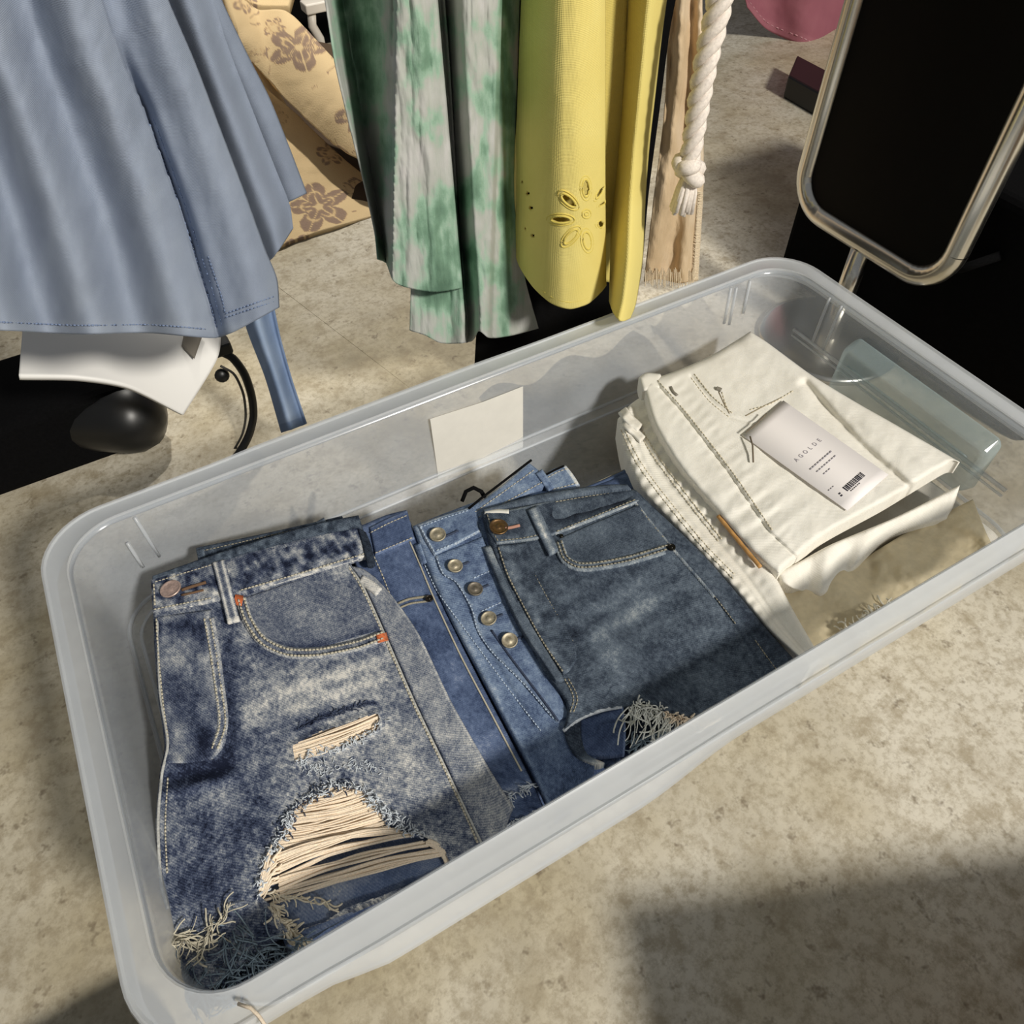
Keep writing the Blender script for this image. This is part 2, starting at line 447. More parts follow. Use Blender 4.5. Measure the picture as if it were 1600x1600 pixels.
def frays(mb, p, pts, n, length=(10, 26), ang=(0, 360), r=.0005, up=.0015, wig=5, lift=.004, zmin=None):
    """loose threads starting along the traced line pts (pixels), lying on or just above panel p"""
    D = crom(pts, 60)
    for k in range(n):
        x, y = D[rnd.randrange(60)]; a = math.radians(rnd.uniform(*ang)); l = rnd.uniform(*length)
        m = 9; t = np.linspace(0, 1, m); bend = rnd.uniform(-1.3, 1.3)
        aa = a + bend * t + .5 * np.sin(t * rnd.uniform(2, 5) + rnd.uniform(0, 6))
        X = x + rnd.uniform(-wig, wig) * .4 + np.cumsum(np.cos(aa)) * l / m; Y = y + rnd.uniform(-wig, wig) * .4 + np.cumsum(np.sin(aa)) * l / m
        c = p.at(X, Y) + up + lift * rnd.random() * np.sin(t * math.pi * rnd.uniform(.5, 1))
        P = on_z(X, Y, c)
        P[:, 0] = np.clip(P[:, 0], INN[0], INN[1]); P[:, 1] = np.clip(P[:, 1], INN[2], INN[3])
        mb.tube(P, r * rnd.uniform(.6, 1.3), 4, cap=False)
    return mb

# ================================================================== SETTING: concrete floor with a saw-cut joint
def floor_mat():
    t = NT('concrete_floor'); co = t.coord()
    big = t.noise(2.2, co, 5, .6); mid = t.noise(11, co, 6, .65); fin = t.noise(120, co, 4, .7); pit = t.noise(48, co, 3, .75)
    base = t.ramp(mid, [(.3, lin((152, 140, 113))), (.5, lin((178, 166, 138))), (.7, lin((200, 189, 163)))])
    base = t.mix(t.ramp(big, [(.40, (0, 0, 0, 1)), (.62, (.8, .8, .8, 1))]), base, lin((216, 210, 196)))
    pk = t.noise(34, co, 6, .7); pk2 = t.noise(13, co, 6, .72)
    base = t.mix(t.ramp(pk, [(.50, (0, 0, 0, 1)), (.64, (.6, .6, .6, 1))]), base, lin((146, 132, 106)))
    base = t.mix(t.ramp(pk2, [(.54, (0, 0, 0, 1)), (.68, (.5, .5, .5, 1))]), base, lin((150, 136, 110)))
    base = t.mix(t.ramp(pit, [(.59, (0, 0, 0, 1)), (.70, (.7, .7, .7, 1))]), base, lin((108, 94, 74)))
    base = t.mix(t.ramp(fin, [(.34, (.6, .6, .6, 1)), (.54, (0, 0, 0, 1))]), base, lin((150, 138, 114)))
    st = t.noise(5.5, co, 8, .72)
    base = t.mix(t.ramp(st, [(.60, (0, 0, 0, 1)), (.70, (.45, .45, .45, 1))]), base, lin((138, 124, 100)))
    h = t.math('ADD', fin, t.math('MULTIPLY', pit, 1.2))
    t.bsdf(base, .62, h, .25, .0012, Specular_IOR_Level=.35)
    return t.m
FLOOR = floor_mat()
a0 = np.array([0.3455, 0.985]); a1 = np.array([0.4165, 0.70]); dj = (a1 - a0) / np.linalg.norm(a1 - a0)
far_, end_, near_ = a0 - dj * 5.0, a0 + dj * .62, a0 + dj * 4.0       # the saw cut ends under the bin
nj = np.array([-dj[1], dj[0]]); g = nj * .0034; q = nj * 6
V = [(*P, z) for P, z in ((far_ - g, 0), (far_ + g, 0), (far_, -.009), (end_, 0), (near_, 0), (far_ - q, 0), (near_ - q, 0), (far_ + q, 0), (near_ + q, 0), (end_ - q, 0), (end_ + q, 0))]
F = [(5, 0, 3, 9), (9, 3, 4, 6), (1, 7, 10, 3), (3, 10, 8, 4), (0, 2, 3), (2, 1, 3)]
fl = mesh('floor', V, F, FLOOR, smooth=False); fl['kind'] = 'structure'
bm = bmesh.new(); bm.from_mesh(fl.data); bmesh.ops.recalc_face_normals(bm, faces=bm.faces)
if sum(f.normal.z for f in bm.faces) < 0: bmesh.ops.reverse_faces(bm, faces=bm.faces)
bm.to_mesh(fl.data); bm.free()

# ================================================================== CLEAR STORAGE BIN
BX0, BX1, BY0, BY1, BZ = -.008, .85, 0.0, .4425, .200
INN = (.016, .826, .025, .414)
def plastic(name, haze, col_, rough=.18, tint=(.97, .98, .985, 1)):
    t = NT(name)
    tr = t.n('ShaderNodeBsdfTransparent'); tr.inputs[0].default_value = tint
    df = t.n('ShaderNodeBsdfDiffuse'); df.inputs[0].default_value = lin(col_)
    tl = t.n('ShaderNodeBsdfTranslucent'); tl.inputs[0].default_value = lin(col_)
    m1 = t.n('ShaderNodeMixShader'); m1.inputs[0].default_value = .25; t.l(df.outputs[0], m1.inputs[1]); t.l(tl.outputs[0], m1.inputs[2])
    nz = t.noise(26, t.coord(), 3, .5); lw = t.n('ShaderNodeLayerWeight'); lw.inputs[0].default_value = .3
    hz = t.math('ADD', t.math('MULTIPLY', t.math('SUBTRACT', nz, .5), .12), haze)
    hz = t.math('ADD', hz, t.math('MULTIPLY', lw.outputs['Facing'], .16))
    m2 = t.n('ShaderNodeMixShader'); t.l(hz, m2.inputs[0]); t.l(tr.outputs[0], m2.inputs[1]); t.l(m1.outputs[0], m2.inputs[2])
    gl = t.n('ShaderNodeBsdfGlossy'); gl.inputs['Roughness'].default_value = rough
    fw = t.n('ShaderNodeLayerWeight'); fw.inputs[0].default_value = .5          # Schlick reflectance, the same on both faces of the wall
    fr = t.math('ADD', t.math('MULTIPLY', t.math('POWER', fw.outputs['Facing'], 5.0), .9), .035)
    m3 = t.n('ShaderNodeMixShader'); t.l(fr, m3.inputs[0]); t.l(m2.outputs[0], m3.inputs[1]); t.l(gl.outputs[0], m3.inputs[2])
    t.l(m3.outputs[0], t.out.inputs[0]); return t.m
TUB = plastic('frosted_clear_plastic', .21, (232, 238, 246), .18, (.97, .975, .98, 1))
RIMM = plastic('thick_clear_plastic_rim', .36, (240, 243, 247), .3)
LATCH = plastic('bluish_clear_plastic', .26, (196, 216, 220))
def ring(inset, z, rad, bulge=0.0, nl=44, ns=20, na=10):
    x0, x1, y0, y1 = BX0 + inset, BX1 - inset, BY0 + inset, BY1 - inset
    P = []
    def long_(xa, xb, y, sgn):
        for x in np.linspace(xa, xb, nl, endpoint=False):
            lo, hi = (.118, .375) if sgn < 0 else (.176, .47)
            k = float(sst(lo - .03, lo + .02, x) * (1 - sst(hi - .06, hi + .04, x)))
            P.append((x, y + sgn * bulge * k, z))
    def arc(cx, cy, a0_):
        for a in np.linspace(0, 90, na, endpoint=False):
            a = math.radians(a0_ + a); P.append((cx + rad * math.cos(a), cy + rad * math.sin(a), z))
    long_(x0 + rad, x1 - rad, y0, -1); arc(x1 - rad, y0 + rad, -90)
    for y in np.linspace(y0 + rad, y1 - rad, ns, endpoint=False): P.append((x1, y, z))
    arc(x1 - rad, y1 - rad, 0)
    long_(x1 - rad, x0 + rad, y1, 1); arc(x0 + rad, y1 - rad, 90)
    for y in np.linspace(y1 - rad, y0 + rad, ns, endpoint=False): P.append((x0, y, z))
    arc(x0 + rad, y0 + rad, 180)
    return P
def loft(rings, close_last=False):
    n = len(rings[0]); V = [p for r in rings for p in r]
    F = [(i * n + j, i * n + (j + 1) % n, (i + 1) * n + (j + 1) % n, (i + 1) * n + j) for i in range(len(rings) - 1) for j in range(n)]
    if close_last: F.append(tuple((len(rings) - 1) * n + j for j in range(n))[::-1])
    return V, F
bin_ = empty('storage_bin', (.421, .221, 0))
tag(bin_, 'long frosted clear plastic storage bin on the concrete floor holding folded denim', 'storage bin')
V, F = loft([ring(.0205, .1985, .046), ring(.0215, .19, .045), ring(.0235, .15, .044), ring(.026, .096, .042), ring(.0275, .090, .041), ring(.0345, .084, .036),
             ring(.036, .076, .035), ring(.041, .020, .032), ring(.046, .009, .030), ring(.056, .0045, .026)], True)
o = mesh('tub', V, F, TUB, bin_); o.data.set_sharp_from_angle(angle=math.radians(28)); solid(o, .0014, 1)
V, F = loft([ring(.0218, .1945, .046), ring(.0208, .2000, .047), ring(.0196, .2010, .048), ring(.0184, .2003, .049), ring(.0040, .1995, .053, .001), ring(.0026, .2008, .054, .0015),
             ring(.0008, .2008, .055, .002), ring(0, .1985, .055, .0025), ring(-.0004, .184, .055, .006), ring(.0000, .176, .055, .0072), ring(.002, .1752, .054, .006)])
o = mesh('rim', V, F, RIMM, bin_); o.data.set_sharp_from_angle(angle=math.radians(28)); solid(o, .0016, 1)
mb = MB()
mb.tube(np.array(ring(.0265, .0925, .0415) + [ring(.0265, .0925, .0415)[0]]), .0020, 6)
mb.tube(np.array(ring(.0335, .0835, .0365) + [ring(.0335, .0835, .0365)[0]]), .0016, 6)
mb.build('ledge_bead', RIMM, bin_)
def rib(P0, P1, r=.0017):
    MB().tube([P0, (np.array(P0) + P1) / 2, P1], r, 6).build('corner_rib', RIMM, bin_)
for x, za, zb, dy in ((.0555, .17, .135, -.003), (.072, .193, .137, 0), (.748, .193, .145, 0), (.757, .190, .140, 0), (.7755, .194, .15, -.001)):
    rib((x, .4195 + dy, za), (x, .4172 + dy, zb))
for y in (.345, .327): rib((.8275, y, .196), (.8248, y, .135))
for y, z0_ in ((.372, .0), (.30, .0)): pass
# horizontal step on the right end wall
mb = MB(); mb.tube([(.8235, .075 + k * .03, .134) for k in range(11)], .0022, 6); mb.tube([(.8232, .075 + k * .03, .126) for k in range(11)], .0014, 6); mb.build('end_wall_bead', RIMM, bin_)
# latch on the right end wall
mb = MB(); c = []
lat = [(.800, .115), (.8015, .172), (.8225, .182), (.8235, .108)]
y0, y1 = .10, .292
for y, s_ in ((y0, 1), (y0 + .006, 0), (y1 - .006, 0), (y1, 1)):
    cx = .8125; cz = .145
    c.append([(x + (cx + .008 - x) * .35 * s_, y, z + (cz - z) * .18 * s_) for x, z in lat])
Vv = [p for r in c for p in r]; Fv = [(i * 4 + j, i * 4 + (j + 1) % 4, (i + 1) * 4 + (j + 1) % 4, (i + 1) * 4 + j) for i in range(3) for j in range(4)] + [(3, 2, 1, 0), (12, 13, 14, 15)]
bevel(mesh('latch', Vv, Fv, LATCH, bin_, smooth=False), .003)
MB().tube([(.8005, y0 + .015 + k * .016, .158) for k in range(11)], .0012, 5).build('latch_rib', LATCH, bin_)
# blank paper label on the back wall, folded once
yb = .4155
q = [on_y(*p, yb) for p in ((672, 655), (752, 628), (817, 604), (817, 700), (755, 722), (685, 748))]
q[1][1] -= .0012; q[4][1] -= .0012
lab = mesh('paper_label', q, [(0, 5, 4, 1), (1, 4, 3, 2)], PAPER, bin_, smooth=False, label='blank white paper label creased down the middle')
solid(lab, .0006, 0)

# ================================================================== GARMENT STACKS INSIDE THE BIN
def wear_base(seed, base=.42, amp=.5, sc_=.02, ang=-20):
    def f(u, v, x, y):
        a, b = rot2(x, y, ang)
        return base + amp * (fbm(a * sc_, b * sc_, seed, 5) - .5) + .25 * (fbm(x * .11, y * .11, seed + 5, 3) - .5) + .22 * (fbm(x * .26, y * .26, seed + 6, 2) - .5)
    return f
CB = INN
# ---- hidden lower layers of the stacks: folded shorts of which only waistbands and edges show
def bundle(x0, x1, y0, y1, z0, z1, mat, label, seed, name='denim_shorts', cat='shorts', group=None, base=.35, noise_deg=0):
    e = empty(name, ((x0 + x1) / 2, (y0 + y1) / 2, z0)); tag(e, label, cat, group)
    n, m = 60, 80
    u = np.linspace(0, 1, n)[None, :]; v = np.linspace(0, 1, m)[:, None]
    X = x0 + (x1 - x0) * u + .004 * (fbm(v * 5 + 0 * u, u * 0 + seed, seed) - .5) * 2; Y = y1 + (y0 - y1) * v + .004 * (fbm(u * 4 + 0 * v, v * 0, seed + 3) - .5) * 2
    ed = np.minimum(np.minimum(u, 1 - u) * (x1 - x0), np.minimum(v, 1 - v) * (y1 - y0)) + 0 * X
    h = z1 - z0; q = np.clip(1 - ed / .012, 0, 1)
    Zt = z1 - .5 * h * (1 - np.sqrt(np.clip(1 - q * q, 0, 1))) - .002 * fbm(X * 40, Y * 40, seed)
    Zb = z0 + .5 * h * (1 - np.sqrt(np.clip(1 - q * q, 0, 1)))
    idx = np.arange(n * m).reshape(m, n)
    Fq = np.stack([idx[:-1, :-1], idx[1:, :-1], idx[1:, 1:], idx[:-1, 1:]], -1).reshape(-1, 4)
    Vt = np.stack([X, Y, Zt], -1).reshape(-1, 3); Vb = np.stack([X, Y, Zb], -1).reshape(-1, 3)
    Vall = np.vstack([Vt, Vb]); Fall = Fq.tolist() + (Fq[:, ::-1] + n * m).tolist()
    wv = base + .6 * (fbm(X * 60, Y * 60, seed + 9) - .5)
    mesh('folded_body', Vall, Fall, mat, e, np.vstack([np.stack([X, Y], -1).reshape(-1, 2)] * 2), {'wear': np.r_[wv.ravel(), wv.ravel()]})
    # waistband along the back
    wb = MB()
    for k in range(2):
        zc = z0 + h * (.3 + .4 * k)
        wb.tube([(x0 + .006 + (x1 - x0 - .012) * i / 8, y1 - .004, zc + .001 * math.sin(i * 1.7)) for i in range(9)], .0042, 8)
    o = wb.build('waistband', mat, e)
    at = o.data.attributes.new('wear', 'FLOAT', 'POINT'); at.data.foreach_set('value', np.full(len(o.data.vertices), base + .15, np.float32))
    sm = MB()
    for k in range(2):
        zc = z0 + h * (.3 + .4 * k)
        sm.tube([(x0 + .01 + (x1 - x0 - .02) * i / 8, y1 + .0004, zc + .001) for i in range(9)], .0006, 4)
    sm.build('stitching', STITCH_D, e, kind='stuff')
    return e
bundle(.058, .345, .052, .365, .008, .055, DEN_D, 'dark denim shorts at the bottom of the left stack in the bin', 11)
bundle(.054, .338, .050, .360, .056, .098, DEN_B, 'blue denim shorts second from the bottom of the left stack', 12)
eb3 = bundle(.050, .250, .046, .372, .099, .130, DEN_D, 'dark denim shorts whose waistband edge peeks out behind the stonewashed shorts', 13, base=.3)
bw3 = panel('back_waistband', [(306, 856, .150), (420, 832), (500, 814), (534, 806, .150)], [(534, 806, .150), (544, 822, .148)], [(310, 874, .148), (420, 850), (505, 832), (544, 822, .148)], [(306, 856, .150), (310, 874, .148)], .150, DEN_D, eb3, 1.8,
            attrs={'wear': lambda u, v, x, y: .34 + .6 * (fbm(x * .12, y * .12, 23) - .5)}, rnd_px=4, drop=.0015, skirt=.018)
mb = MB(); stitches(mb, bw3, [(310, 862), (420, 837), (534, 811)]); mb.build('stitching', STITCH_D, eb3, kind='stuff')
strip('belt_loop', bw3, [(500, 812), (508, 826)], 14, DEN_D, eb3, .003)
strip('belt_loop', bw3, [(312, 858), (316, 876)], 12, DEN_D, eb3, .003)
bundle(.352, .560, .050, .310, .008, .055, DEN_B, 'blue denim shorts at the bottom of the middle stack in the bin', 14)
bundle(.350, .556, .046, .305, .056, .098, DEN_C, 'light denim shorts second from the bottom of the middle stack', 15)
bundle(.348, .550, .042, .300, .099, .124, DEN_B, 'blue denim shorts directly under the button fly shorts', 16, base=.3)

# ================================================================== SHORTS B: plain mid blue shorts under the stonewashed pair
eb = empty('denim_shorts', tuple(on_z(700., 1000., .135)))
tag(eb, 'plain mid blue denim shorts showing one strip right of the stonewashed ripped shorts', 'shorts')
b_body = panel('body', [(540, 832, .146), (600, 806, .147), (634, 797, .147)], [(634, 797, .147), (655, 850), (700, 960), (748, 1060), (800, 1160), (832, 1222), (862, 1290, .134)],
               [(690, 1330, .136), (770, 1300), (862, 1290, .134)], [(540, 832, .146), (560, 900), (600, 1010), (640, 1120), (690, 1330, .136)], .146, DEN_B, eb, 2.2,
               attrs={'wear': lambda u, v, x, y: wear_base(21, .38, .5, .022)(u, v, x, y) + .12 * np.exp(-((x - 700 - (y - 1050) * .45) / 30) ** 2)
                      + .28 * np.exp(-(seg_d(x, y, [(795, 1235), (835, 1222)]) / 10) ** 2)},
               disp=lambda u, v, x, y: .0012 * (fbm(x * .018, y * .018, 4) - .5), rnd_px=7, drop=.004, skirt=.009, clampbox=CB)
wb = panel('waistband', over(b_body, [(577, 824), (605, 810), (636, 797)], .0028), over(b_body, [(636, 797), (648, 842)], .0028), over(b_body, [(586, 868), (615, 856), (648, 842)], .0028), over(b_body, [(577, 824), (586, 868)], .0028), 0, DEN_B, eb, 2,
           attrs={'wear': lambda u, v, x, y: .38 + .3 * (fbm(x * .12, y * .12, 31) - .5) + .25 * (np.abs(v - .5) > .42)}, rnd_px=4, drop=.0015, skirt=.003)
mb = MB()
stitches(mb, wb, [(579, 832), (606, 818), (636, 805)], off=0); stitches(mb, wb, [(586, 864), (615, 852), (646, 839)])
stitches(mb, b_body, [(586, 868), (600, 900), (640, 1000), (690, 1110)], off=2)
ridge(mb, b_body, [(640, 846), (655, 880), (678, 935), (720, 1025), (770, 1120), (815, 1205)], .0008, .0004)
mb.build('stitching', STITCH, kind='stuff', parent=eb)
mb = MB(); ridge(mb, b_body, [(622, 943), (640, 936), (668, 932)], .0012, .0004); ridge(mb, b_body, [(624, 950), (642, 943), (672, 939)], .0010, .0004); mb.build('pocket_edge', STITCH_D, eb)
button(b_body, 671, 937, .0035, plain('dark_rivet', (40, 34, 28), .4, Metallic=.6), eb, name='rivet')
mb = MB(); frays(mb, b_body, [(768, 1262), (800, 1240), (838, 1225)], 50, (8, 22), (0, 200), .0005); frays(mb, b_body, [(780, 1290), (855, 1265)], 40, (8, 20), (20, 160), .0005)
mb.build('frayed_hem', PALE, eb, kind='stuff')

# ================================================================== SHORTS C: light blue button-fly shorts
ec = empty('denim_shorts', tuple(on_z(780., 1000., .140)))
tag(ec, 'light blue button-fly denim shorts with five metal buttons, left of the teal grey pair', 'shorts')
c_body = panel('body', [(645, 822), (700, 800), (760, 780), (900, 760)], [(900, 760), (930, 900), (940, 1100), (925, 1230, .140)], [(868, 1288, .138), (890, 1270), (925, 1230, .140)],
               [(645, 822), (665, 880), (700, 960), (745, 1045), (790, 1130), (835, 1215), (868, 1288, .138)], .1520, DEN_C, ec, 2.2,
               attrs={'wear': lambda u, v, x, y: wear_base(41, .42, .45, .022)(u, v, x, y) - .12 * sst(1080, 1250, y) + .2 * np.exp(-((u - .03) / .04) ** 2)},
               disp=lambda u, v, x, y: .0015 * (fbm(x * .02, y * .02, 8) - .5) - .0016 * np.exp(-(seg_d(x, y, [(700, 905), (735, 960), (770, 1030), (830, 1130)]) / 5) ** 2), rnd_px=8, drop=.0045, skirt=.010, clampbox=CB)
# back waistband rising behind
cw2 = panel('back_waistband', [(735, 795, .150), (785, 758, .156), (825, 722, .158)], [(825, 722, .158), (845, 738), (858, 756, .155)], [(750, 812, .152), (800, 785, .155), (858, 756, .155)], [(735, 795, .150), (750, 812, .152)], .155, DEN_C, ec, 2,
            attrs={'wear': lambda u, v, x, y: .52 + .45 * (fbm(x * .08, y * .08, 44) - .5) + .3 * (v < .08)}, rnd_px=5, drop=.002, skirt=.014)
mb = MB(); stitches(mb, cw2, [(741, 801), (790, 766), (836, 733)]); stitches(mb, cw2, [(748, 808), (800, 779), (853, 750)]); mb.build('stitching', STITCH, kind='stuff', parent=ec)
strip('belt_loop', cw2, [(842, 736), (862, 764)], 12, DEN_C, ec, .0025)
mb = MB(); mb.tube(on_z(np.array([722., 728, 740, 752, 757]), np.array([783., 768, 762, 768, 776]), np.array([.150, .158, .160, .158, .150])), .0022, 6)
mb.tube(on_z(np.array([732., 750, 770, 800, 830]), np.array([795., 780, 765, 742, 719]), np.array([.154, .158, .159, .160, .160])), .0014, 6); mb.build('inner_waist_tape', BLACK, ec)
cwb = panel('waistband', over(c_body, [(652, 820), (690, 806), (738, 791)], .003), over(c_body, [(738, 791), (750, 830)], .003), over(c_body, [(678, 868), (710, 855), (750, 838)], .003), over(c_body, [(652, 820), (663, 842), (678, 868)], .003), 0, DEN_C, ec, 2,
            attrs={'wear': lambda u, v, x, y: .45 + .5 * (fbm(x * .1, y * .1, 51) - .5) + .35 * ((np.abs(v - .5) > .43) | (u < .06))}, rnd_px=4, drop=.0015, skirt=.003)
fly = panel('fly_placket', over(c_body, [(679, 868), (712, 855), (754, 838)], .0022), over(c_body, [(754, 838), (780, 890), (815, 960), (850, 1030), (892, 1120)], .0022),
            over(c_body, [(870, 1128), (892, 1120)], .0022), over(c_body, [(679, 868), (690, 895), (712, 910), (735, 950), (745, 985), (770, 1020), (820, 1070), (870, 1128)], .0022), 0, DEN_C, ec, 2,
            attrs={'wear': lambda u, v, x, y: .42 + .55 * (fbm(x * .09, y * .09, 52) - .5) + .3 * np.exp(-(u / .07) ** 2)},
            disp=lambda u, v, x, y: .0012 * (fbm(x * .04, y * .04, 9) - .5) - .001 * np.exp(-(seg_d(x, y, [(745, 905), (765, 893)]) / 3) ** 2) - .001 * np.exp(-(seg_d(x, y, [(760, 958), (785, 940)]) / 3) ** 2), rnd_px=5, drop=.002, skirt=.003)
mb = MB()
for P in ([(656, 822), (668, 845), (681, 866)], [(682, 860), (712, 848), (748, 832)], [(656, 824), (692, 810), (736, 796)]): stitches(mb, cwb, P)
for P in ([(682, 871), (693, 897), (714, 911), (737, 951), (747, 986), (772, 1022), (822, 1072), (866, 1124)], [(740, 903), (770, 890)], [(752, 955), (785, 940)]): stitches(mb, fly, P)
stitches(mb, c_body, [(668, 880), (690, 925), (745, 1000), (800, 1075), (850, 1140)], off=5)
mb.build('stitching', plain('pale_blue_stitching', (176, 190, 206), .85, .2, 900), kind='stuff', parent=ec)
mb = MB(); ridge(mb, fly, [(768, 985), (800, 1030), (838, 1080), (872, 1126)], .001, .0003); mb.build('fly_edge', DKBLUE, ec)
strip('belt_loop', c_body, [(652, 850), (662, 880)], 10, DEN_C, ec, .0015)
for x, y, m in ((684, 837, BRASS), (711, 886, BRASS), (742, 922, plain('dull_grey_metal', (120, 112, 100), .55, .25, 500, Metallic=.6)), (764, 968, BRASS), (796, 1002, BRASS)):
    pp = cwb if y < 850 else fly
    button(pp, x, y, .0078 if y < 850 else .0070, m, ec, (rnd.uniform(-.15, .15), rnd.uniform(-.2, .1), 1))
for (x, y) in ((711, 886), (742, 922), (764, 968), (796, 1002)): ridge(MB(), fly, [(x - 6, y + 4), (x + 6, y - 1), (x + 22, y - 8)], .0011, .0005).build('buttonhole', DKBLUE, ec)
ridge(MB(), cwb, [(692, 840), (706, 834), (716, 829)], .0012, .0005).build('buttonhole', DKBLUE, ec)

# light blue shorts end showing behind C and D
ef = empty('denim_shorts', tuple(on_z(890., 745., .14)))
tag(ef, 'light blue denim shorts showing only a waistband end behind the teal grey pair', 'shorts')
f_ = panel('waistband', [(850, 742), (866, 732), (884, 727)], [(884, 727), (896, 742), (906, 758)], [(862, 770), (880, 766), (906, 758)], [(850, 742), (862, 770)], .148, DEN_C, ef, 1.6,
           attrs={'wear': lambda u, v, x, y: .5 + .5 * (fbm(x * .08, y * .08, 61) - .5) + .35 * (u > .88)}, rnd_px=4, drop=.002, skirt=.014)
mb = MB(); stitches(mb, f_, [(856, 746), (870, 738), (886, 732)]); stitches(mb, f_, [(864, 764), (882, 760), (902, 754)]); mb.build('stitching', STITCH, kind='stuff', parent=ef)
MB().tube(surf(f_, [(851, 743), (866, 735), (881, 728)], .001), .0012, 5).build('inner_waist_tape', BLACK, ef)

# ================================================================== SHORTS D: dark teal-grey shorts, right of the denim row
ed = empty('denim_shorts', tuple(on_z(980., 950., .15)))
tag(ed, 'dark teal grey denim shorts with one bronze button, beside the white jeans', 'shorts')
def d_wear(u, v, x, y):
    w_ = wear_base(71, .40, .40, .018, -25)(u, v, x, y)
    xr, yr = rot2(x - 970, y - 960, -27)
    w_ += .16 * np.exp(-(xr / 130) ** 2) * np.exp(-(yr / 60) ** 2) * (1 + .7 * np.sin(yr * .16 + .6 * np.sin(xr * .02)))
    w_ -= .14 * np.exp(-(seg_d(x, y, [(835, 900), (850, 940), (905, 1010)]) / 16) ** 2)
    w_ += .18 * np.exp(-(seg_d(x, y, [(940, 1000), (985, 1085)]) / 18) ** 2)
    w_ -= .12 * sst(0, 60, (x - 1010) * .78 - (y - 800) * .62)
    w_ += .3 * np.exp(-(seg_d(x, y, [(885, 1140), (910, 1122), (970, 1105)]) / 4) ** 2)
    return w_
d_hem = [(880, 1143), (905, 1124), (940, 1112), (975, 1104), (1005, 1100), (1030, 1108), (1060, 1122), (1110, 1128), (1175, 1098), (1255, 1046)]
d_body = panel('body', [(752, 800), (830, 786), (900, 778), (985, 764), (1003, 778)], [(1003, 778), (1040, 810), (1100, 868), (1150, 925), (1200, 985), (1255, 1046, .146)],
               [(880, 1143, .150)] + d_hem[1:-1] + [(1255, 1046, .146)], [(752, 800), (765, 850), (790, 920), (820, 990), (850, 1050), (885, 1100), (880, 1143, .150)], .1605, DEN_D, ed, 2.0,
               attrs={'wear': d_wear},
               disp=lambda u, v, x, y: .0022 * (fbm(x * .014, y * .014, 15) - .5) + .0016 * np.sin(.035 * (y + .45 * x)) * np.exp(-((x - 980) / 110) ** 2 - ((y - 960) / 80) ** 2)
               - .0016 * np.exp(-(seg_d(x, y, [(990, 790), (1060, 870), (1120, 940), (1210, 1075)]) / 4) ** 2) + .0016 * np.exp(-((seg_d(x, y, [(875, 850), (884, 880), (905, 888), (960, 880), (1045, 858)]) - 4) / 5) ** 2),
               rnd_px=9, drop=.005, skirt=.011, clampbox=CB)
dwb = panel('waistband', over(d_body, [(757, 800), (800, 795), (845, 785), (920, 770), (985, 764)], .003), over(d_body, [(985, 764), (998, 782)], .003),
            over(d_body, [(776, 850), (815, 846), (858, 838), (930, 810), (998, 782)], .003), over(d_body, [(757, 800), (763, 828), (776, 850)], .003), 0, DEN_D, ed, 2,
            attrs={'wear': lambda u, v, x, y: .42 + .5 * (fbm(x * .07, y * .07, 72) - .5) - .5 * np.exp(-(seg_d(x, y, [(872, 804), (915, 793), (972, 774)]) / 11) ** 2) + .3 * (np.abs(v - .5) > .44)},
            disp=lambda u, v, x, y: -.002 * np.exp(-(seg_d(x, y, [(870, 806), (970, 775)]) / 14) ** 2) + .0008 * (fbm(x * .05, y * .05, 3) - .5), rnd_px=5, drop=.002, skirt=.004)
dib = panel('inner_waistband', [(754, 796, .160), (840, 772, .162), (940, 758, .163), (980, 757, .163)], [(980, 757, .163), (986, 764, .162)], [(757, 800, .161), (845, 783, .162), (930, 768, .163), (986, 764, .162)], [(754, 796, .160), (757, 800, .161)], .162, DEN_D, ed, 1.6,
            attrs={'wear': lambda u, v, x, y: .5 + .4 * (fbm(x * .1, y * .1, 73) - .5)}, rnd_px=3, drop=.001, skirt=.010)
lb = panel('size_label', over(dwb, [(757, 798), (775, 795), (795, 796)], .001), over(dwb, [(795, 796), (795, 802)], .001), over(dwb, [(757, 803), (775, 801), (795, 802)], .001), over(dwb, [(757, 798), (757, 803)], .001), 0, PAPER, ed, 2, rnd_px=2, drop=.0004, skirt=.001, label='white woven label tucked in the waist')
dfly = panel('fly_placket', over(d_body, [(777, 852), (800, 850), (822, 847)], .0022), over(d_body, [(822, 847), (838, 900), (868, 955), (895, 1000), (902, 1030)], .0022),
             over(d_body, [(880, 1055), (890, 1048), (902, 1030)], .0022), over(d_body, [(777, 852), (790, 895), (815, 945), (845, 1000), (880, 1055)], .0022), 0, DEN_D, ed, 2,
             attrs={'wear': lambda u, v, x, y: .36 + .6 * (fbm(x * .1, y * .1, 74) - .5) + .35 * np.exp(-((u - .25) / .2) ** 2) * (fbm(x * .05, y * .2, 3))},
             disp=lambda u, v, x, y: .001 * (fbm(x * .06, y * .06, 19) - .5), rnd_px=4, drop=.0018, skirt=.003)
dund = panel('fly_underlap', [(755, 855, .157), (768, 852, .157), (779, 858, .157)], [(779, 858, .157), (795, 905), (820, 955), (850, 1008), (882, 1062)], [(868, 1065), (876, 1066), (882, 1062)], [(755, 855), (778, 910), (815, 985), (868, 1065)], .157, DEN_D, ed, 2,
             attrs={'wear': lambda u, v, x, y: .5 + .35 * (fbm(x * .06, y * .06, 75) - .5) + .25 * np.exp(-(seg_d(x, y, [(755, 855), (780, 880)]) / 14) ** 2)}, rnd_px=5, drop=.003, skirt=.006)
mb = MB()
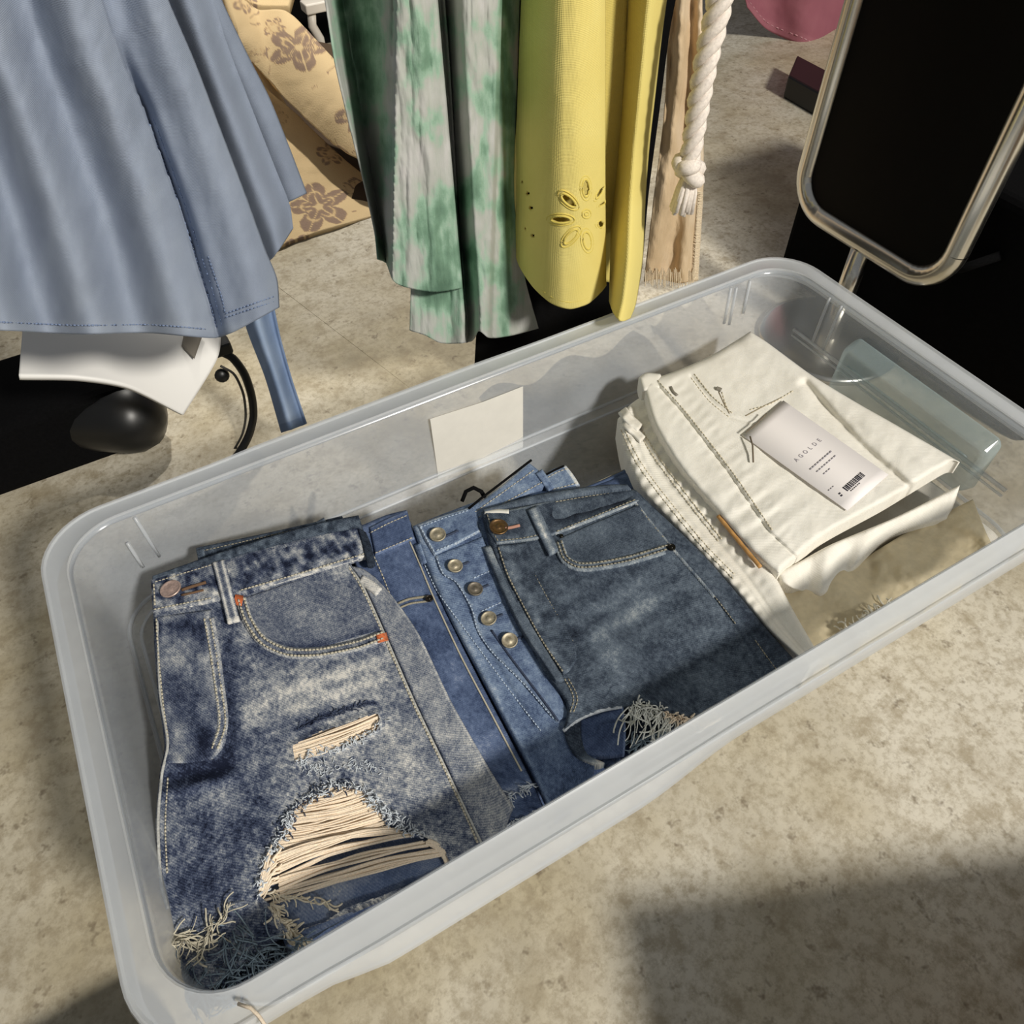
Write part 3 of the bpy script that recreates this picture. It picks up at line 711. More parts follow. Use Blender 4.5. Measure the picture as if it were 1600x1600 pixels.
stitches(mb, dwb, [(761, 803), (770, 830), (780, 848)]); stitches(mb, dwb, [(782, 844), (820, 840), (856, 832)]); stitches(mb, dwb, [(870, 830), (930, 806), (996, 779)], r=.0007); stitches(mb, dwb, [(868, 784), (920, 775), (982, 767)])
stitches(mb, dfly, [(779, 855), (793, 897), (818, 947), (848, 1002), (880, 1050)], r=.0007)
for off in (0, 5): stitches(mb, d_body, [(816 + off, 860), (832 + off, 900), (862 + off, 955), (892 + off, 1005)], r=.0005)
for off in (-5, 1): stitches(mb, d_body, [(872, 846), (882, 872), (902, 884), (930, 884), (985, 874), (1045, 856)], off=off, r=.0008, up=.003)
stitches(mb, d_body, [(990, 783), (1030, 832), (1060, 868), (1095, 908)], r=.0009)
stitches(mb, d_body, [(1095, 908), (1120, 936), (1150, 975)], r=.0005); stitches(mb, d_body, [(1180, 1000), (1205, 1035), (1225, 1060)], r=.0005)
stitches(mb, d_body, [(882, 1060), (893, 1080), (896, 1095), (890, 1115)], off=0); stitches(mb, d_body, [(888, 1060), (899, 1080), (902, 1095), (895, 1115)])
mb.build('stitching', STITCH_D, kind='stuff', parent=ed)
ribbon('pocket_hem', d_body, [(872, 846), (882, 872), (902, 884), (930, 884), (985, 874), (1045, 856)], 15, DEN_D, ed, .0020, .72, 17)
ribbon('side_seam', d_body, [(990, 783), (1030, 832), (1060, 868), (1095, 908), (1120, 938)], 5, DEN_D, ed, .0012, .72, 19, 0)
ribbon('waist_seam', dwb, [(866, 832), (930, 808), (998, 780)], 8, DEN_D, ed, .0006, .8, 18, 0)
mb = MB(); ridge(mb, d_body, [(880, 1142), (908, 1122), (940, 1110), (972, 1104)], .0016, .0008); mb.build('hem_edge', PALE, ed)
pf = panel('pocket_facing', over(d_body, [(872, 842), (930, 816), (998, 788)], .0012), over(d_body, [(998, 788), (1020, 820), (1046, 852)], .0012), over(d_body, [(884, 866), (905, 878), (950, 876), (1046, 852)], .0012), over(d_body, [(872, 842), (884, 866)], .0012), 0, DEN_D, ed, 2,
           attrs={'wear': lambda u, v, x, y: .44 + .4 * (fbm(x * .03, y * .03, 76) - .5)}, rnd_px=4, drop=.001, skirt=.001)
strip('belt_loop', dwb, [(832, 793), (848, 828), (866, 864)], 18, DEN_D, ed, .0035, wear=lambda u, v, x, y: .5 + .35 * np.exp(-((u - .5) / .25) ** 2) + .4 * (fbm(x * .1, y * .1, 5) - .5))
button(dwb, 779, 825, .0088, BRONZE, ed, (.1, -.1, 1))
mb = MB(); ridge(mb, dwb, [(788, 826), (800, 824), (812, 821)], .0016, .0006); mb.build('buttonhole_stitching', plain('rust_stitching', (176, 130, 112), .8), ed)
button(d_body, 1049, 857, .0036, plain('black_rivet', (26, 24, 18), .4, Metallic=.6), ed, name='rivet')
MB().lathe(surf(d_body, [(877, 838)], .002)[0], [(.002, 0), (.002, .001)], 10).build('rivet', plain('black_rivet', (26, 24, 18), .4), ed)
# pocket bag, crotch and fringe below the hem
pb = panel('pocket_bag', [(905, 1124, .144), (940, 1112, .144), (974, 1102, .144)], [(974, 1102), (978, 1140), (976, 1178)], [(908, 1182), (940, 1182), (976, 1178)], [(905, 1124), (908, 1182)], .144, DEN_B, ed, 2,
           attrs={'wear': lambda u, v, x, y: .34 + .35 * (fbm(x * .05, y * .05, 77) - .5) + .3 * (u > .95)}, rnd_px=4, drop=.002, skirt=.006)
ob = panel('back_leg', [(880, 1138), (896, 1128), (908, 1122)], [(908, 1122), (908, 1150), (918, 1178), (945, 1192)], [(925, 1194), (935, 1195), (945, 1192)], [(880, 1138), (886, 1160), (900, 1182), (925, 1194)], .1465, DEN_D, ed, 2,
           attrs={'wear': lambda u, v, x, y: .3 + .7 * sst(.55, 1, v) + .3 * (fbm(x * .08, y * .08, 78) - .5)}, rnd_px=5, drop=.003, skirt=.010)
bl2 = panel('back_hem', [(970, 1100), (1040, 1108), (1130, 1122)], [(1130, 1122), (1090, 1165)], [(990, 1215), (1030, 1190), (1090, 1165)], [(970, 1100), (985, 1160), (990, 1215)], .139, DEN_D, ed, 2.4,
            attrs={'wear': lambda u, v, x, y: .12 + .3 * (fbm(x * .05, y * .05, 79) - .5)}, rnd_px=6, drop=.004, skirt=.012, clampbox=CB)
mb = MB()
frays(mb, d_body, [(985, 1102), (1005, 1098), (1030, 1106), (1058, 1121)], 62, (18, 74), (72, 125), .0005, -.001, 6, .003)
frays(mb, d_body, [(990, 1100), (1040, 1110)], 40, (6, 16), (0, 360), .0006, .001, 5, .004)
mb.build('frayed_hem', plain('cream_pale_fray', (228, 228, 220), .9, .2, 700), ed, kind='stuff')
mb = MB(); frays(mb, d_body, [(1040, 1114), (1070, 1122), (1120, 1128)], 90, (6, 16), (-30, 200), .0006, .001, 5, .003); mb.build('cream_fringe', CREAM, ed, kind='stuff')
mb = MB(); frays(mb, bl2, [(985, 1140), (1000, 1150), (1040, 1140)], 50, (14, 40), (60, 120), .0006, .002, 10, .006); mb.build('dark_fringe', plain('grey_blue_fray', (120, 136, 148), .9, .4, 600), ed, kind='stuff')

# ================================================================== SHORTS A: stonewashed ripped shorts, front left
ea = empty('denim_shorts', tuple(on_z(450., 1100., .146)))
tag(ea, 'stonewashed ripped denim shorts with cream threads and a pale button, leftmost in the bin', 'shorts')
RIP1 = [(456, 1166), (470, 1158), (500, 1143), (535, 1133), (562, 1122), (590, 1115), (594, 1128), (588, 1141), (560, 1157), (520, 1171), (490, 1181), (462, 1191)]
RIP2 = [(437, 1312), (446, 1285), (462, 1262), (488, 1243), (512, 1232), (540, 1228), (566, 1237), (590, 1252), (588, 1268), (610, 1278), (640, 1300), (668, 1310), (695, 1328), (704, 1352), (690, 1362),
        (640, 1382), (590, 1402), (540, 1418), (490, 1452), (450, 1455), (420, 1412), (404, 1398), (408, 1372), (420, 1340)]
def a_wear_shade(u, v, x, y):
    w_ = .46 + .62 * (fbm(*[q * .017 for q in rot2(x, y, -18)], 91, 5) - .5) + .42 * (fbm(x * .07, y * .07, 92, 4) - .5) + .42 * (fbm(x * .24, y * .24, 90, 2) - .5)
    xr, yr = rot2(x - 520, y - 1080, -16)
    w_ += .24 * np.exp(-(xr / 130) ** 2 - (yr / 55) ** 2) * (1 + .5 * np.sin(yr * .2 + xr * .012))          # thigh fade with whiskers
    w_ += .16 * blob(x, y, 640, 1200, 70, 110, 25)
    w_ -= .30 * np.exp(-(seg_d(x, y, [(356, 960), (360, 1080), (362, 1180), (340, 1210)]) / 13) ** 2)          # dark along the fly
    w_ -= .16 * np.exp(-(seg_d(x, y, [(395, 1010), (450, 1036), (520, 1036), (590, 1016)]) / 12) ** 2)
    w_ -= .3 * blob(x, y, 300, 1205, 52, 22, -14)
    d1 = sdf(x, y, RIP1); d2 = sdf(x, y, RIP2)
    sp = fbm(x * .22, y * .22, 93, 3)
    w_ += (.55 * (sp - .32)) * np.exp(-(np.maximum(d1, 0) / 16) ** 2) + (.75 * (sp - .34)) * np.exp(-(np.maximum(d2, 0) / 24) ** 2)
    w_ += .5 * (sp - .4) * blob(x, y, 520, 1205, 75, 34, -12)
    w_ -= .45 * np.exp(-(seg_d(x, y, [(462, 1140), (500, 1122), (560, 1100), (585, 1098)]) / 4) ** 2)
    w_ -= .12 * blob(x, y, 340, 1330, 90, 120)  # shade over the lower-left leg, painted in as lower wear
    return w_
def a_disp(u, v, x, y):
    c = .0020 * (fbm(x * .013, y * .013, 94, 3) - .5) + .0006 * (fbm(x * .06, y * .06, 95) - .5)
    c = c + .0018 * np.exp(-((seg_d(x, y, [(372, 930), (384, 968), (408, 1003), (450, 1022), (500, 1022), (560, 1010), (600, 995)]) - 2) / 5) ** 2)
    c = c + .0016 * np.exp(-(seg_d(x, y, [(322, 960), (334, 1050), (343, 1130), (336, 1165)]) / 7) ** 2)
    c = c - .003 * blob(x, y, 300, 1210, 60, 10, -14) + .003 * blob(x, y, 300, 1228, 60, 10, -14)
    c = c + .0015 * np.exp(-(np.abs(sdf(x, y, RIP1)) / 5) ** 2) + .002 * np.exp(-(np.abs(sdf(x, y, RIP2)) / 7) ** 2) * (fbm(x * .1, y * .1, 96))
    return c
a_body = panel('body', [(236, 905, .156), (282, 890), (335, 876), (430, 850), (500, 834), (562, 824, .156)],
               [(562, 824, .156), (545, 880), (568, 915), (600, 985), (650, 1100), (700, 1205), (732, 1280), (757, 1326, .145)],
               [(272, 1560, .166), (330, 1545, .162), (430, 1470, .152), (505, 1440, .147), (575, 1412), (640, 1384), (700, 1355), (757, 1326, .145)],
               [(236, 905, .156), (239, 960), (241, 1010), (247, 1090), (257, 1165), (250, 1205), (243, 1285), (247, 1370), (256, 1420, .160), (262, 1480, .162), (272, 1560, .166)],
               .1555, DEN_A, ea, 1.8, attrs={'wear': a_wear_shade}, disp=a_disp, holes=[RIP1, RIP2], rnd_px=8, drop=.0035, skirt=.008, clampbox=CB)
# pale worn back panel strip past the side seam
a_back = panel('back_panel', [(546, 884, .1535), (566, 888), (586, 902)], [(586, 902, .153), (615, 934), (655, 992), (697, 1080), (722, 1127), (770, 1210), (802, 1260, .143)],
               [(757, 1328, .142), (785, 1300), (802, 1260, .143)], [(546, 884, .1535), (568, 915), (600, 985), (650, 1100), (700, 1205), (732, 1280), (757, 1328, .142)], .153, DEN_A, ea, 1.8,
               attrs={'wear': lambda u, v, x, y: .62 + .45 * (fbm(x * .06, y * .04, 97, 4) - .5) - .5 * np.exp(-(u / .07) ** 2) * fbm(x * .03, y * .09, 98) + .12 * (u > .93)},
               disp=lambda u, v, x, y: .001 * (fbm(x * .05, y * .05, 99) - .5), rnd_px=6, drop=.003, skirt=.009, clampbox=CB)
# inner leg under the rips: cream pocket cloth and the grey-blue back leg
a_in = panel('inner_leg', [(395, 1205, .1480), (500, 1190), (620, 1200), (720, 1290, .142)], [(720, 1290, .142), (725, 1330), (730, 1345, .138)],
             [(405, 1500, .143), (480, 1462), (560, 1420), (640, 1384), (730, 1345, .138)], [(395, 1205, .148), (395, 1350), (405, 1500, .143)], .1495, DEN_B, ea, 2.2,
             attrs={'wear': lambda u, v, x, y: .62 + .3 * (fbm(x * .03, y * .03, 101) - .5) + .2 * blob(x, y, 505, 1385, 50, 40)}, rnd_px=6, drop=.002, skirt=.006, clampbox=CB)
OL = lambda P: over(a_body, P, -.0026)
pl = panel('torn_lining', OL([(440, 1222), (500, 1215), (560, 1220), (605, 1245)]), OL([(605, 1245), (606, 1262), (590, 1285)]), OL([(436, 1330), (500, 1314), (590, 1285)]), OL([(440, 1222), (436, 1270), (436, 1330)]), 0, CREAM, ea, 3, rnd_px=6, drop=.001, skirt=.001)
pl2 = panel('torn_lining', OL([(448, 1150), (520, 1122), (602, 1104)]), OL([(602, 1104), (602, 1148)]), OL([(452, 1200), (520, 1180), (602, 1148)]), OL([(448, 1150), (452, 1200)]), 0, CREAM, ea, 3, rnd_px=6, drop=.0005, skirt=.001)
# waistband
def awb_wear(u, v, x, y):
    s_ = fbm(x * .085 + 3, y * .085 - x * .02, 102, 4)
    return .42 + 1.45 * (s_ - .5) + .18 * np.exp(-((v - .8) / .12) ** 2) - .15 * np.exp(-((v - .55) / .1) ** 2) + .25 * (v > .93)
awb = panel('waistband', over(a_body, [(236, 905), (282, 889), (335, 875), (430, 849), (500, 833), (562, 823)], .003), over(a_body, [(562, 823), (572, 845), (578, 868)], .003),
            over(a_body, [(239, 958), (285, 950), (335, 940), (372, 930), (450, 907), (520, 886), (578, 868)], .003), over(a_body, [(236, 905), (237, 930), (239, 958)], .003), 0, DEN_A, ea, 1.7,
            attrs={'wear': awb_wear}, disp=lambda u, v, x, y: .0010 * (fbm(x * .07, y * .07, 103) - .5) + .0007 * np.sin(x * .22 + y * .1) * np.exp(-((v - .75) / .2) ** 2), rnd_px=4, drop=.0018, skirt=.004)
ainn = panel('inner_waistband', [(238, 900, .157), (335, 866, .159), (430, 836, .160), (505, 816, .160), (560, 805, .160)], [(560, 805, .160), (566, 822, .1575)],
             [(238, 906, .157), (335, 878, .158), (430, 851, .1585), (500, 835, .158), (566, 822, .1575)], [(238, 900, .157), (238, 906, .157)], .159, DEN_D, ea, 1.8,
             attrs={'wear': lambda u, v, x, y: .36 + .7 * (fbm(x * .12, y * .12, 104) - .5)}, rnd_px=3, drop=.001, skirt=.012)
# the right end of the waistband folds away
afl = panel('waistband_fold', [(560, 826, .158), (566, 828), (572, 832)], [(572, 832, .155), (580, 852), (586, 880, .154)], [(574, 884), (580, 884), (586, 880)], [(560, 826, .158), (566, 850), (574, 884)], .156, DEN_D, ea, 1.6,
            attrs={'wear': lambda u, v, x, y: .18 + .3 * (fbm(x * .1, y * .1, 105) - .5)}, rnd_px=3, drop=.001, skirt=.004)
lp2 = strip('belt_loop', a_back, [(563, 905), (580, 915), (592, 925)], 15, DEN_A, ea, .0028, wear=lambda u, v, x, y: .95 + 0 * u)
afly = panel('fly_placket', over(a_body, [(240, 964), (285, 958), (330, 952)], .0018), over(a_body, [(330, 952), (336, 1000), (345, 1060), (354, 1120), (352, 1160), (336, 1185)], .0018),
             over(a_body, [(258, 1192), (300, 1192), (336, 1185)], .0018), over(a_body, [(240, 964), (243, 1020), (250, 1100), (258, 1165), (258, 1192)], .0018), 0, DEN_A, ea, 1.8,
             attrs={'wear': lambda u, v, x, y: .46 + 1.05 * (fbm(x * .05, y * .035, 106, 4) - .5) - .55 * blob(x, y, 318, 1165, 18, 34, 20) - .35 * np.exp(-((y - 978) / 10) ** 2) + .3 * np.exp(-((u - .93) / .05) ** 2)},
             disp=lambda u, v, x, y: .0012 * (fbm(x * .05, y * .05, 107) - .5), rnd_px=4, drop=.0014, skirt=.002)
apf = panel('pocket_facing', over(a_body, [(382, 934), (450, 911), (548, 880)], .0010), over(a_body, [(548, 880), (570, 925), (596, 985)], .0010),
            over(a_body, [(412, 996), (450, 1012), (500, 1012), (596, 985)], .0010), over(a_body, [(382, 934), (392, 968), (412, 996)], .0010), 0, DEN_A, ea, 1.8,
            attrs={'wear': lambda u, v, x, y: .50 + .4 * (fbm(x * .03, y * .03, 108, 4) - .5) + .2 * (fbm(x * .2, y * .2, 109) - .5) - .25 * np.exp(-((1 - v) / .1) ** 2)}, rnd_px=4, drop=.001, skirt=.001)
alp = strip('belt_loop', awb, [(341, 876), (352, 920), (365, 972)], 20, DEN_A, ea, .0035, wear=lambda u, v, x, y: .38 + .65 * np.exp(-((np.abs(u - .5) - .3) / .13) ** 2) + .35 * (v > .93) + .3 * (fbm(x * .1, y * .1, 110) - .5))
mb = MB()
stitches(mb, awb, [(240, 952), (285, 943), (335, 933)], r=.0007); stitches(mb, awb, [(376, 922), (450, 901), (520, 880), (572, 864)], r=.0008)
stitches(mb, awb, [(240, 912), (241, 930), (242, 950)], r=.0008); stitches(mb, awb, [(242, 909), (285, 896), (335, 881)])
for off in (0, 9): stitches(mb, afly, [(319 + off, 966), (327 + off, 1010), (336 + off, 1070), (343 + off, 1130), (330 + off, 1172)], r=.0008)
stitches(mb, afly, [(244, 966), (247, 1020), (254, 1095), (263, 1160)], r=.0007)
for off in (-5, 4): stitches(mb, a_body, [(376, 935), (387, 968), (410, 1001), (450, 1019), (500, 1019), (560, 1007), (600, 992)], off=off, r=.0010, up=.0032)
ribbon('pocket_hem', a_body, [(376, 935), (387, 968), (410, 1001), (450, 1019), (500, 1019), (560, 1007), (600, 992)], 17, DEN_A, ea, .0022, .74, 7)
ribbon('fly_hem', afly, [(326, 966), (334, 1010), (342, 1070), (348, 1130), (336, 1172)], 17, DEN_A, ea, .0008, .72, 8)
ribbon('waist_seam', awb, [(372, 926), (450, 904), (520, 883), (574, 866)], 7, DEN_A, ea, .0006, .8, 9, 0)
ribbon('waist_seam', awb, [(240, 955), (285, 947), (335, 937)], 6, DEN_A, ea, .0006, .8, 9, 0)
stitches(mb, a_body, [(548, 886), (569, 920), (600, 988), (650, 1102), (700, 1207), (750, 1318)], off=3, r=.0009)
stitches(mb, a_body, [(252, 1205), (247, 1280), (251, 1370)], r=.0007); stitches(mb, a_body, [(262, 1215), (258, 1290), (261, 1365)], r=.0006)
mb.build('stitching', STITCH, kind='stuff', parent=ea)
mb = MB()
ridge(mb, a_body, [(246, 970), (250, 1080), (262, 1160), (253, 1210), (247, 1285), (251, 1375), (262, 1420)], .0011, .0006); mb.build('seam_edge', plain('worn_seam', (176, 176, 172), .9, .3, 500), ea); mb = MB()
ridge(mb, a_body, [(545, 884), (566, 915), (598, 985), (648, 1100), (698, 1205), (755, 1324)], .0011, .0006); mb.build('seam_edge', plain('worn_seam', (176, 176, 172), .9, .3, 500), ea)
for (x, y, a_) in ((373, 938, 100), (597, 996, -15)):
    mb = MB()
    for k in range(6):
        q = rot2(np.array([-8., 0, 8]), np.array([k * 2.2 - 5] * 3), -a_); mb.tube(surf(a_body, np.stack([x + q[0], y + q[1]], 1), .0025), .0007, 4)
    mb.build('bartack', ORANGE, ea, label='orange bartack stitches')['kind'] = 'stuff'
button(awb, 268, 922, .0092, COPPER, ea, (-.05, .05, 1))
mb = MB(); ridge(mb, awb, [(284, 922), (302, 916), (322, 910)], .0015, .0006); ridge(mb, awb, [(284, 930), (302, 926), (318, 922)], .0011, .0006); mb.build('buttonhole_stitching', plain('brown_stitching', (104, 78, 56), .85), ea)
# rip threads
def bundle_thread(mb, p, a, b, sag, r, up0=.003, wob=3):
    n = 14; t = np.linspace(0, 1, n); x = a[0] + (b[0] - a[0]) * t; y = a[1] + (b[1] - a[1]) * t
    ph = rnd.uniform(0, 6.28); y = y + sag * np.sin(math.pi * t) + wob * .4 * np.sin(t * 7 + ph) * np.sin(math.pi * t)
    c = p.at(x, y) + up0 + .0025 * np.sin(math.pi * t) * rnd.random()
    P = on_z(x, y, c); P[:, 1] = np.maximum(P[:, 1], INN[2]); mb.tube(P, r, 4, cap=False)
mb = MB()
for k in range(26):
    s_ = k / 25 + rnd.uniform(-.02, .02)
    bundle_thread(mb, pl2, (452 + rnd.uniform(-5, 7) + 3 * s_, 1163 + 29 * s_), (592 + rnd.uniform(-6, 6) - 4 * s_, 1113 + 30 * s_), 3, rnd.uniform(.0005, .0009), .0015, 3)
for k in range(60):
    s_ = k / 59
    x0_ = np.interp(s_, [0, .3, 1], [486, 450, 432]) + rnd.uniform(-8, 8); y0_ = np.interp(s_, [0, .3, 1], [1243, 1272, 1330]) + rnd.uniform(-3, 3)
    x1_ = np.interp(s_, [0, .4, 1], [545, 590, 600]) + rnd.uniform(-8, 8); y1_ = np.interp(s_, [0, .4, 1], [1228, 1246, 1292]) + rnd.uniform(-3, 3)
    bundle_thread(mb, pl, (x0_, y0_), (x1_, y1_), 5, rnd.uniform(.0005, .0009), .0015, 4)
mb.build('ripped_threads', CREAM, ea, kind='stuff')
mb = MB()
for k in range(46):                                   # loose strands spanning the big tear
    g_ = rnd.choice([0, 0, 1, 1, 2, 2, 3, 4])
    ya = (1348, 1366, 1384, 1398, 1410)[g_] + rnd.uniform(-7, 7); xa = 405 + rnd.uniform(0, 42)
    yb_ = (1296, 1304, 1318, 1328, 1334)[g_] + rnd.uniform(-4, 4); xb = (622, 640, 672, 694, 700)[g_] + rnd.uniform(-16, 10)
    n = 18; t = np.linspace(0, 1, n); x = xa + (xb - xa) * t
    y = ya + (yb_ - ya) * (t + .16 * np.sin(math.pi * t) * (1.2 - .22 * g_)) + 3 * np.sin(t * 9 + rnd.uniform(0, 6)) * np.sin(math.pi * t) * .6
    c = a_in.at(x, y) + .004 + .003 * np.sin(math.pi * t) * rnd.uniform(.4, 1.4) + .001 * rnd.random()
    mb.tube(on_z(x, y, c), rnd.uniform(.0006, .0011), 4, cap=False)
for k in range(12):                                   # strands falling at the right end
    t = np.linspace(0, 1, 10); x = 668 + 34 * t + 6 * np.sin(t * 3) + rnd.uniform(-4, 5); y = 1316 + 44 * t ** 1.6 + rnd.uniform(-4, 4)
    P = on_z(x, y, a_in.at(x, y) + .006 - .002 * t); P[:, 1] = np.maximum(P[:, 1], INN[2]); mb.tube(P, rnd.uniform(.0006, .001), 4, cap=False)
for k in range(26):
    t = np.linspace(0, 1, 12); x = 402 + rnd.uniform(-2, 10) + 34 * t * rnd.uniform(.3, 1.2); y = 1392 + rnd.uniform(-10, 16) - 70 * t * rnd.uniform(.4, 1) + 4 * np.sin(t * 8)
    mb.tube(on_z(x, y, a_in.at(x, y) + .006 + .002 * np.sin(t * 3)), rnd.uniform(.0005, .0009), 4, cap=False)
mb.build('loose_strands', CREAM, ea, kind='stuff')
mb = MB()
frays(mb, a_in, [(420, 1412), (440, 1440), (470, 1474)], 70, (10, 30), (0, 90), .0007, .006, 10, .004)
frays(mb, a_in, [(412, 1395), (470, 1400), (510, 1410)], 22, (14, 40), (-20, 50), .0006, .006, 6, .003)
mb.build('cream_fray', plain('cream_fray', (230, 218, 194), .9, .2, 700), ea, kind='stuff')
mb = MB()
frays(mb, a_body, RIP2[:8], 110, (4, 12), (0, 360), .0005, .0008, 22, .003); frays(mb, a_body, [(580, 1250), (620, 1285), (660, 1305)], 100, (5, 15), (0, 360), .0005, .001, 16, .004)
frays(mb, a_body, [(405, 1395), (415, 1350), (437, 1312), (450, 1275)], 80, (5, 14), (0, 360), .0005, .001, 14, .003)
frays(mb, a_body, RIP1[6:] , 80, (4, 12), (0, 360), .0005, .0006, 18, .002); frays(mb, a_body, [(480, 1205), (560, 1195), (600, 1210)], 70, (4, 10), (0, 360), .0004, .0005, 20, .001)
mb.build('pale_fuzz', PALE, ea, kind='stuff')
mb = MB()
frays(mb, a_body, RIP2[:6], 90, (4, 12), (0, 360), .0004, .0008, 26, .002); frays(mb, a_body, [(462, 1140), (510, 1118), (570, 1100)], 50, (4, 11), (-60, 20), .0004, .0006, 8, .001)
mb.build('indigo_fuzz', DKBLUE, ea, kind='stuff')
# frayed lower-left hem
a_hem = panel('hem_underside', [(258, 1425, .150), (330, 1440), (420, 1440, .146)], [(420, 1440, .146), (445, 1470), (450, 1500, .142)], [(262, 1592, .160), (350, 1560), (450, 1500, .142)], [(258, 1425, .150), (258, 1500), (262, 1592, .160)], .148, DEN_D, ea, 2.4,
              attrs={'wear': lambda u, v, x, y: .10 + .3 * (fbm(x * .03, y * .03, 111) - .5)}, rnd_px=8, drop=.004, skirt=.012, clampbox=CB)
mb = MB()
D0 = [(258, 1462), (300, 1470), (318, 1490), (330, 1440), (355, 1428)]
frays(mb, a_body, D0, 34, (16, 44), (60, 150), .00045, .003, 8, .008); frays(mb, a_body, [(258, 1463), (305, 1472)], 22, (26, 54), (-6, 12), .0005, .003, 5, .002)
frays(mb, a_body, [(318, 1484), (338, 1444), (352, 1428)], 18, (22, 44), (290, 330), .0005, .003, 5, .004)
mb.build('cream_hem_fray', plain('olive_cream_fray', (188, 181, 162), .9, .2, 600), ea, kind='stuff')
mb = MB()
for P, n, ag in (([(275, 1490), (330, 1500), (380, 1480)], 46, (40, 150)), ([(262, 1550), (330, 1535), (420, 1500)], 70, (20, 160)), ([(400, 1470), (440, 1485), (475, 1460)], 60, (0, 200)), ([(340, 1440), (380, 1460), (370, 1500)], 40, (30, 150))):
    frays(mb, a_hem, P, n, (30, 90), ag, .00045, .004, 12, .012)
mb.build('grey_hem_fray', plain('grey_blue_fray', (146, 156, 164), .9, .35, 600), ea, kind='stuff')
mb = MB()
for P, n in (([(275, 1500), (330, 1520), (380, 1490)], 60), ([(270, 1555), (330, 1540), (440, 1495)], 90)):
    frays(mb, a_hem, P, n, (20, 60), (0, 180), .0006, .003, 14, .008)
mb.build('dark_hem_fray', DKBLUE, ea, kind='stuff')
# one thread hangs over the front rim of the bin
MB().tube(on_z(np.array([372., 392, 405, 414, 420]), np.array([1568., 1575, 1588, 1602, 1622]), np.array([.204, .2055, .206, .2055, .204])), .0011, 5).build('stray_thread', CREAM, ea)

# ================================================================== WHITE JEANS
DW = lambda seed, b=.55: (lambda u, v, x, y: b + .35 * (fbm(x * .03, y * .03, seed) - .5))
# bottom of that stack
bundle(.585, .806, .05, .385, .008, .06, DEN_W, 'white jeans at the bottom of the stack under the tagged pair', 17, 'white_jeans', 'jeans', base=.5)
bundle(.580, .806, .045, .385, .061, .110, DEN_W, 'white jeans second from the bottom of the white stack', 18, 'white_jeans', 'jeans', base=.5)
ew2 = empty('white_jeans', tuple(on_z(1080., 850., .11)))
tag(ew2, 'lower white jeans with puckered seams between the teal grey shorts and tagged jeans', 'jeans')
def w2_disp(u, v, x, y):
    c = .0030 * np.sin(u * 9.0) * np.exp(-((u - .4) / .5) ** 2) + .0016 * (fbm(x * .05, y * .05, 121) - .5)
    pk = np.sin((y * .8 + x * .6) * .33 + 2.5 * fbm(x * .02, y * .02, 5))
    return c * (1 - .75 * v) + (1 - sst(.5, .8, v)) * .0010 * pk * np.exp(-((u - .62) / .12) ** 2) + (1 - sst(.6, .9, v)) * .0009 * pk * np.exp(-((u - .15) / .12) ** 2) - (1 - .7 * v) * (.003 * np.exp(-((u - .42) / .06) ** 2) + .002 * np.exp(-((u - .28) / .04) ** 2))
w2 = panel('body', [(965, 655, .142), (985, 632), (1006, 618), (1030, 610, .15)], [(1030, 610, .150), (1065, 690), (1110, 760), (1170, 840), (1208, 895), (1242, 958), (1286, 1034, .146)],
           [(1268, 1046, .146), (1278, 1040), (1286, 1034, .146)], [(965, 655, .142), (975, 705), (1000, 765), (1060, 830), (1140, 915), (1200, 985), (1268, 1046, .146)], .147, DEN_W, ew2, 2.2,
           attrs={'wear': DW(122, .5)}, disp=w2_disp, rnd_px=9, drop=.007, skirt=.030, clampbox=CB)
mb = MB()
for P in ([(975, 668), (1000, 720), (1040, 775), (1100, 848), (1150, 900)], [(990, 650), (1030, 715), (1075, 775), (1130, 845)]):
    stitches(mb, w2, P, r=.0006); stitches(mb, w2, P, off=6, r=.0005)
mb.build('stitching', plain('cream_stitching', (206, 196, 172), .9, .2, 800), kind='stuff', parent=ew2)
strip('belt_loop', w2, [(972, 640), (984, 655), (1000, 668)], 15, DEN_W, ew2, .005); strip('belt_loop', w2, [(975, 660), (990, 672), (1004, 686)], 12, DEN_W, ew2, .004)
mb = MB(); ridge(mb, w2, [(1122, 806), (1145, 834), (1168, 862), (1188, 886)], .0022, .0048); mb.build('crease_bounce_strip', plain('crease_bounce_tan', (186, 140, 82), .6, .15, 200), ew2, label='tan strip standing for warm bounced light in the crease')  # tan strip stands in for warm light bounced inside the crease

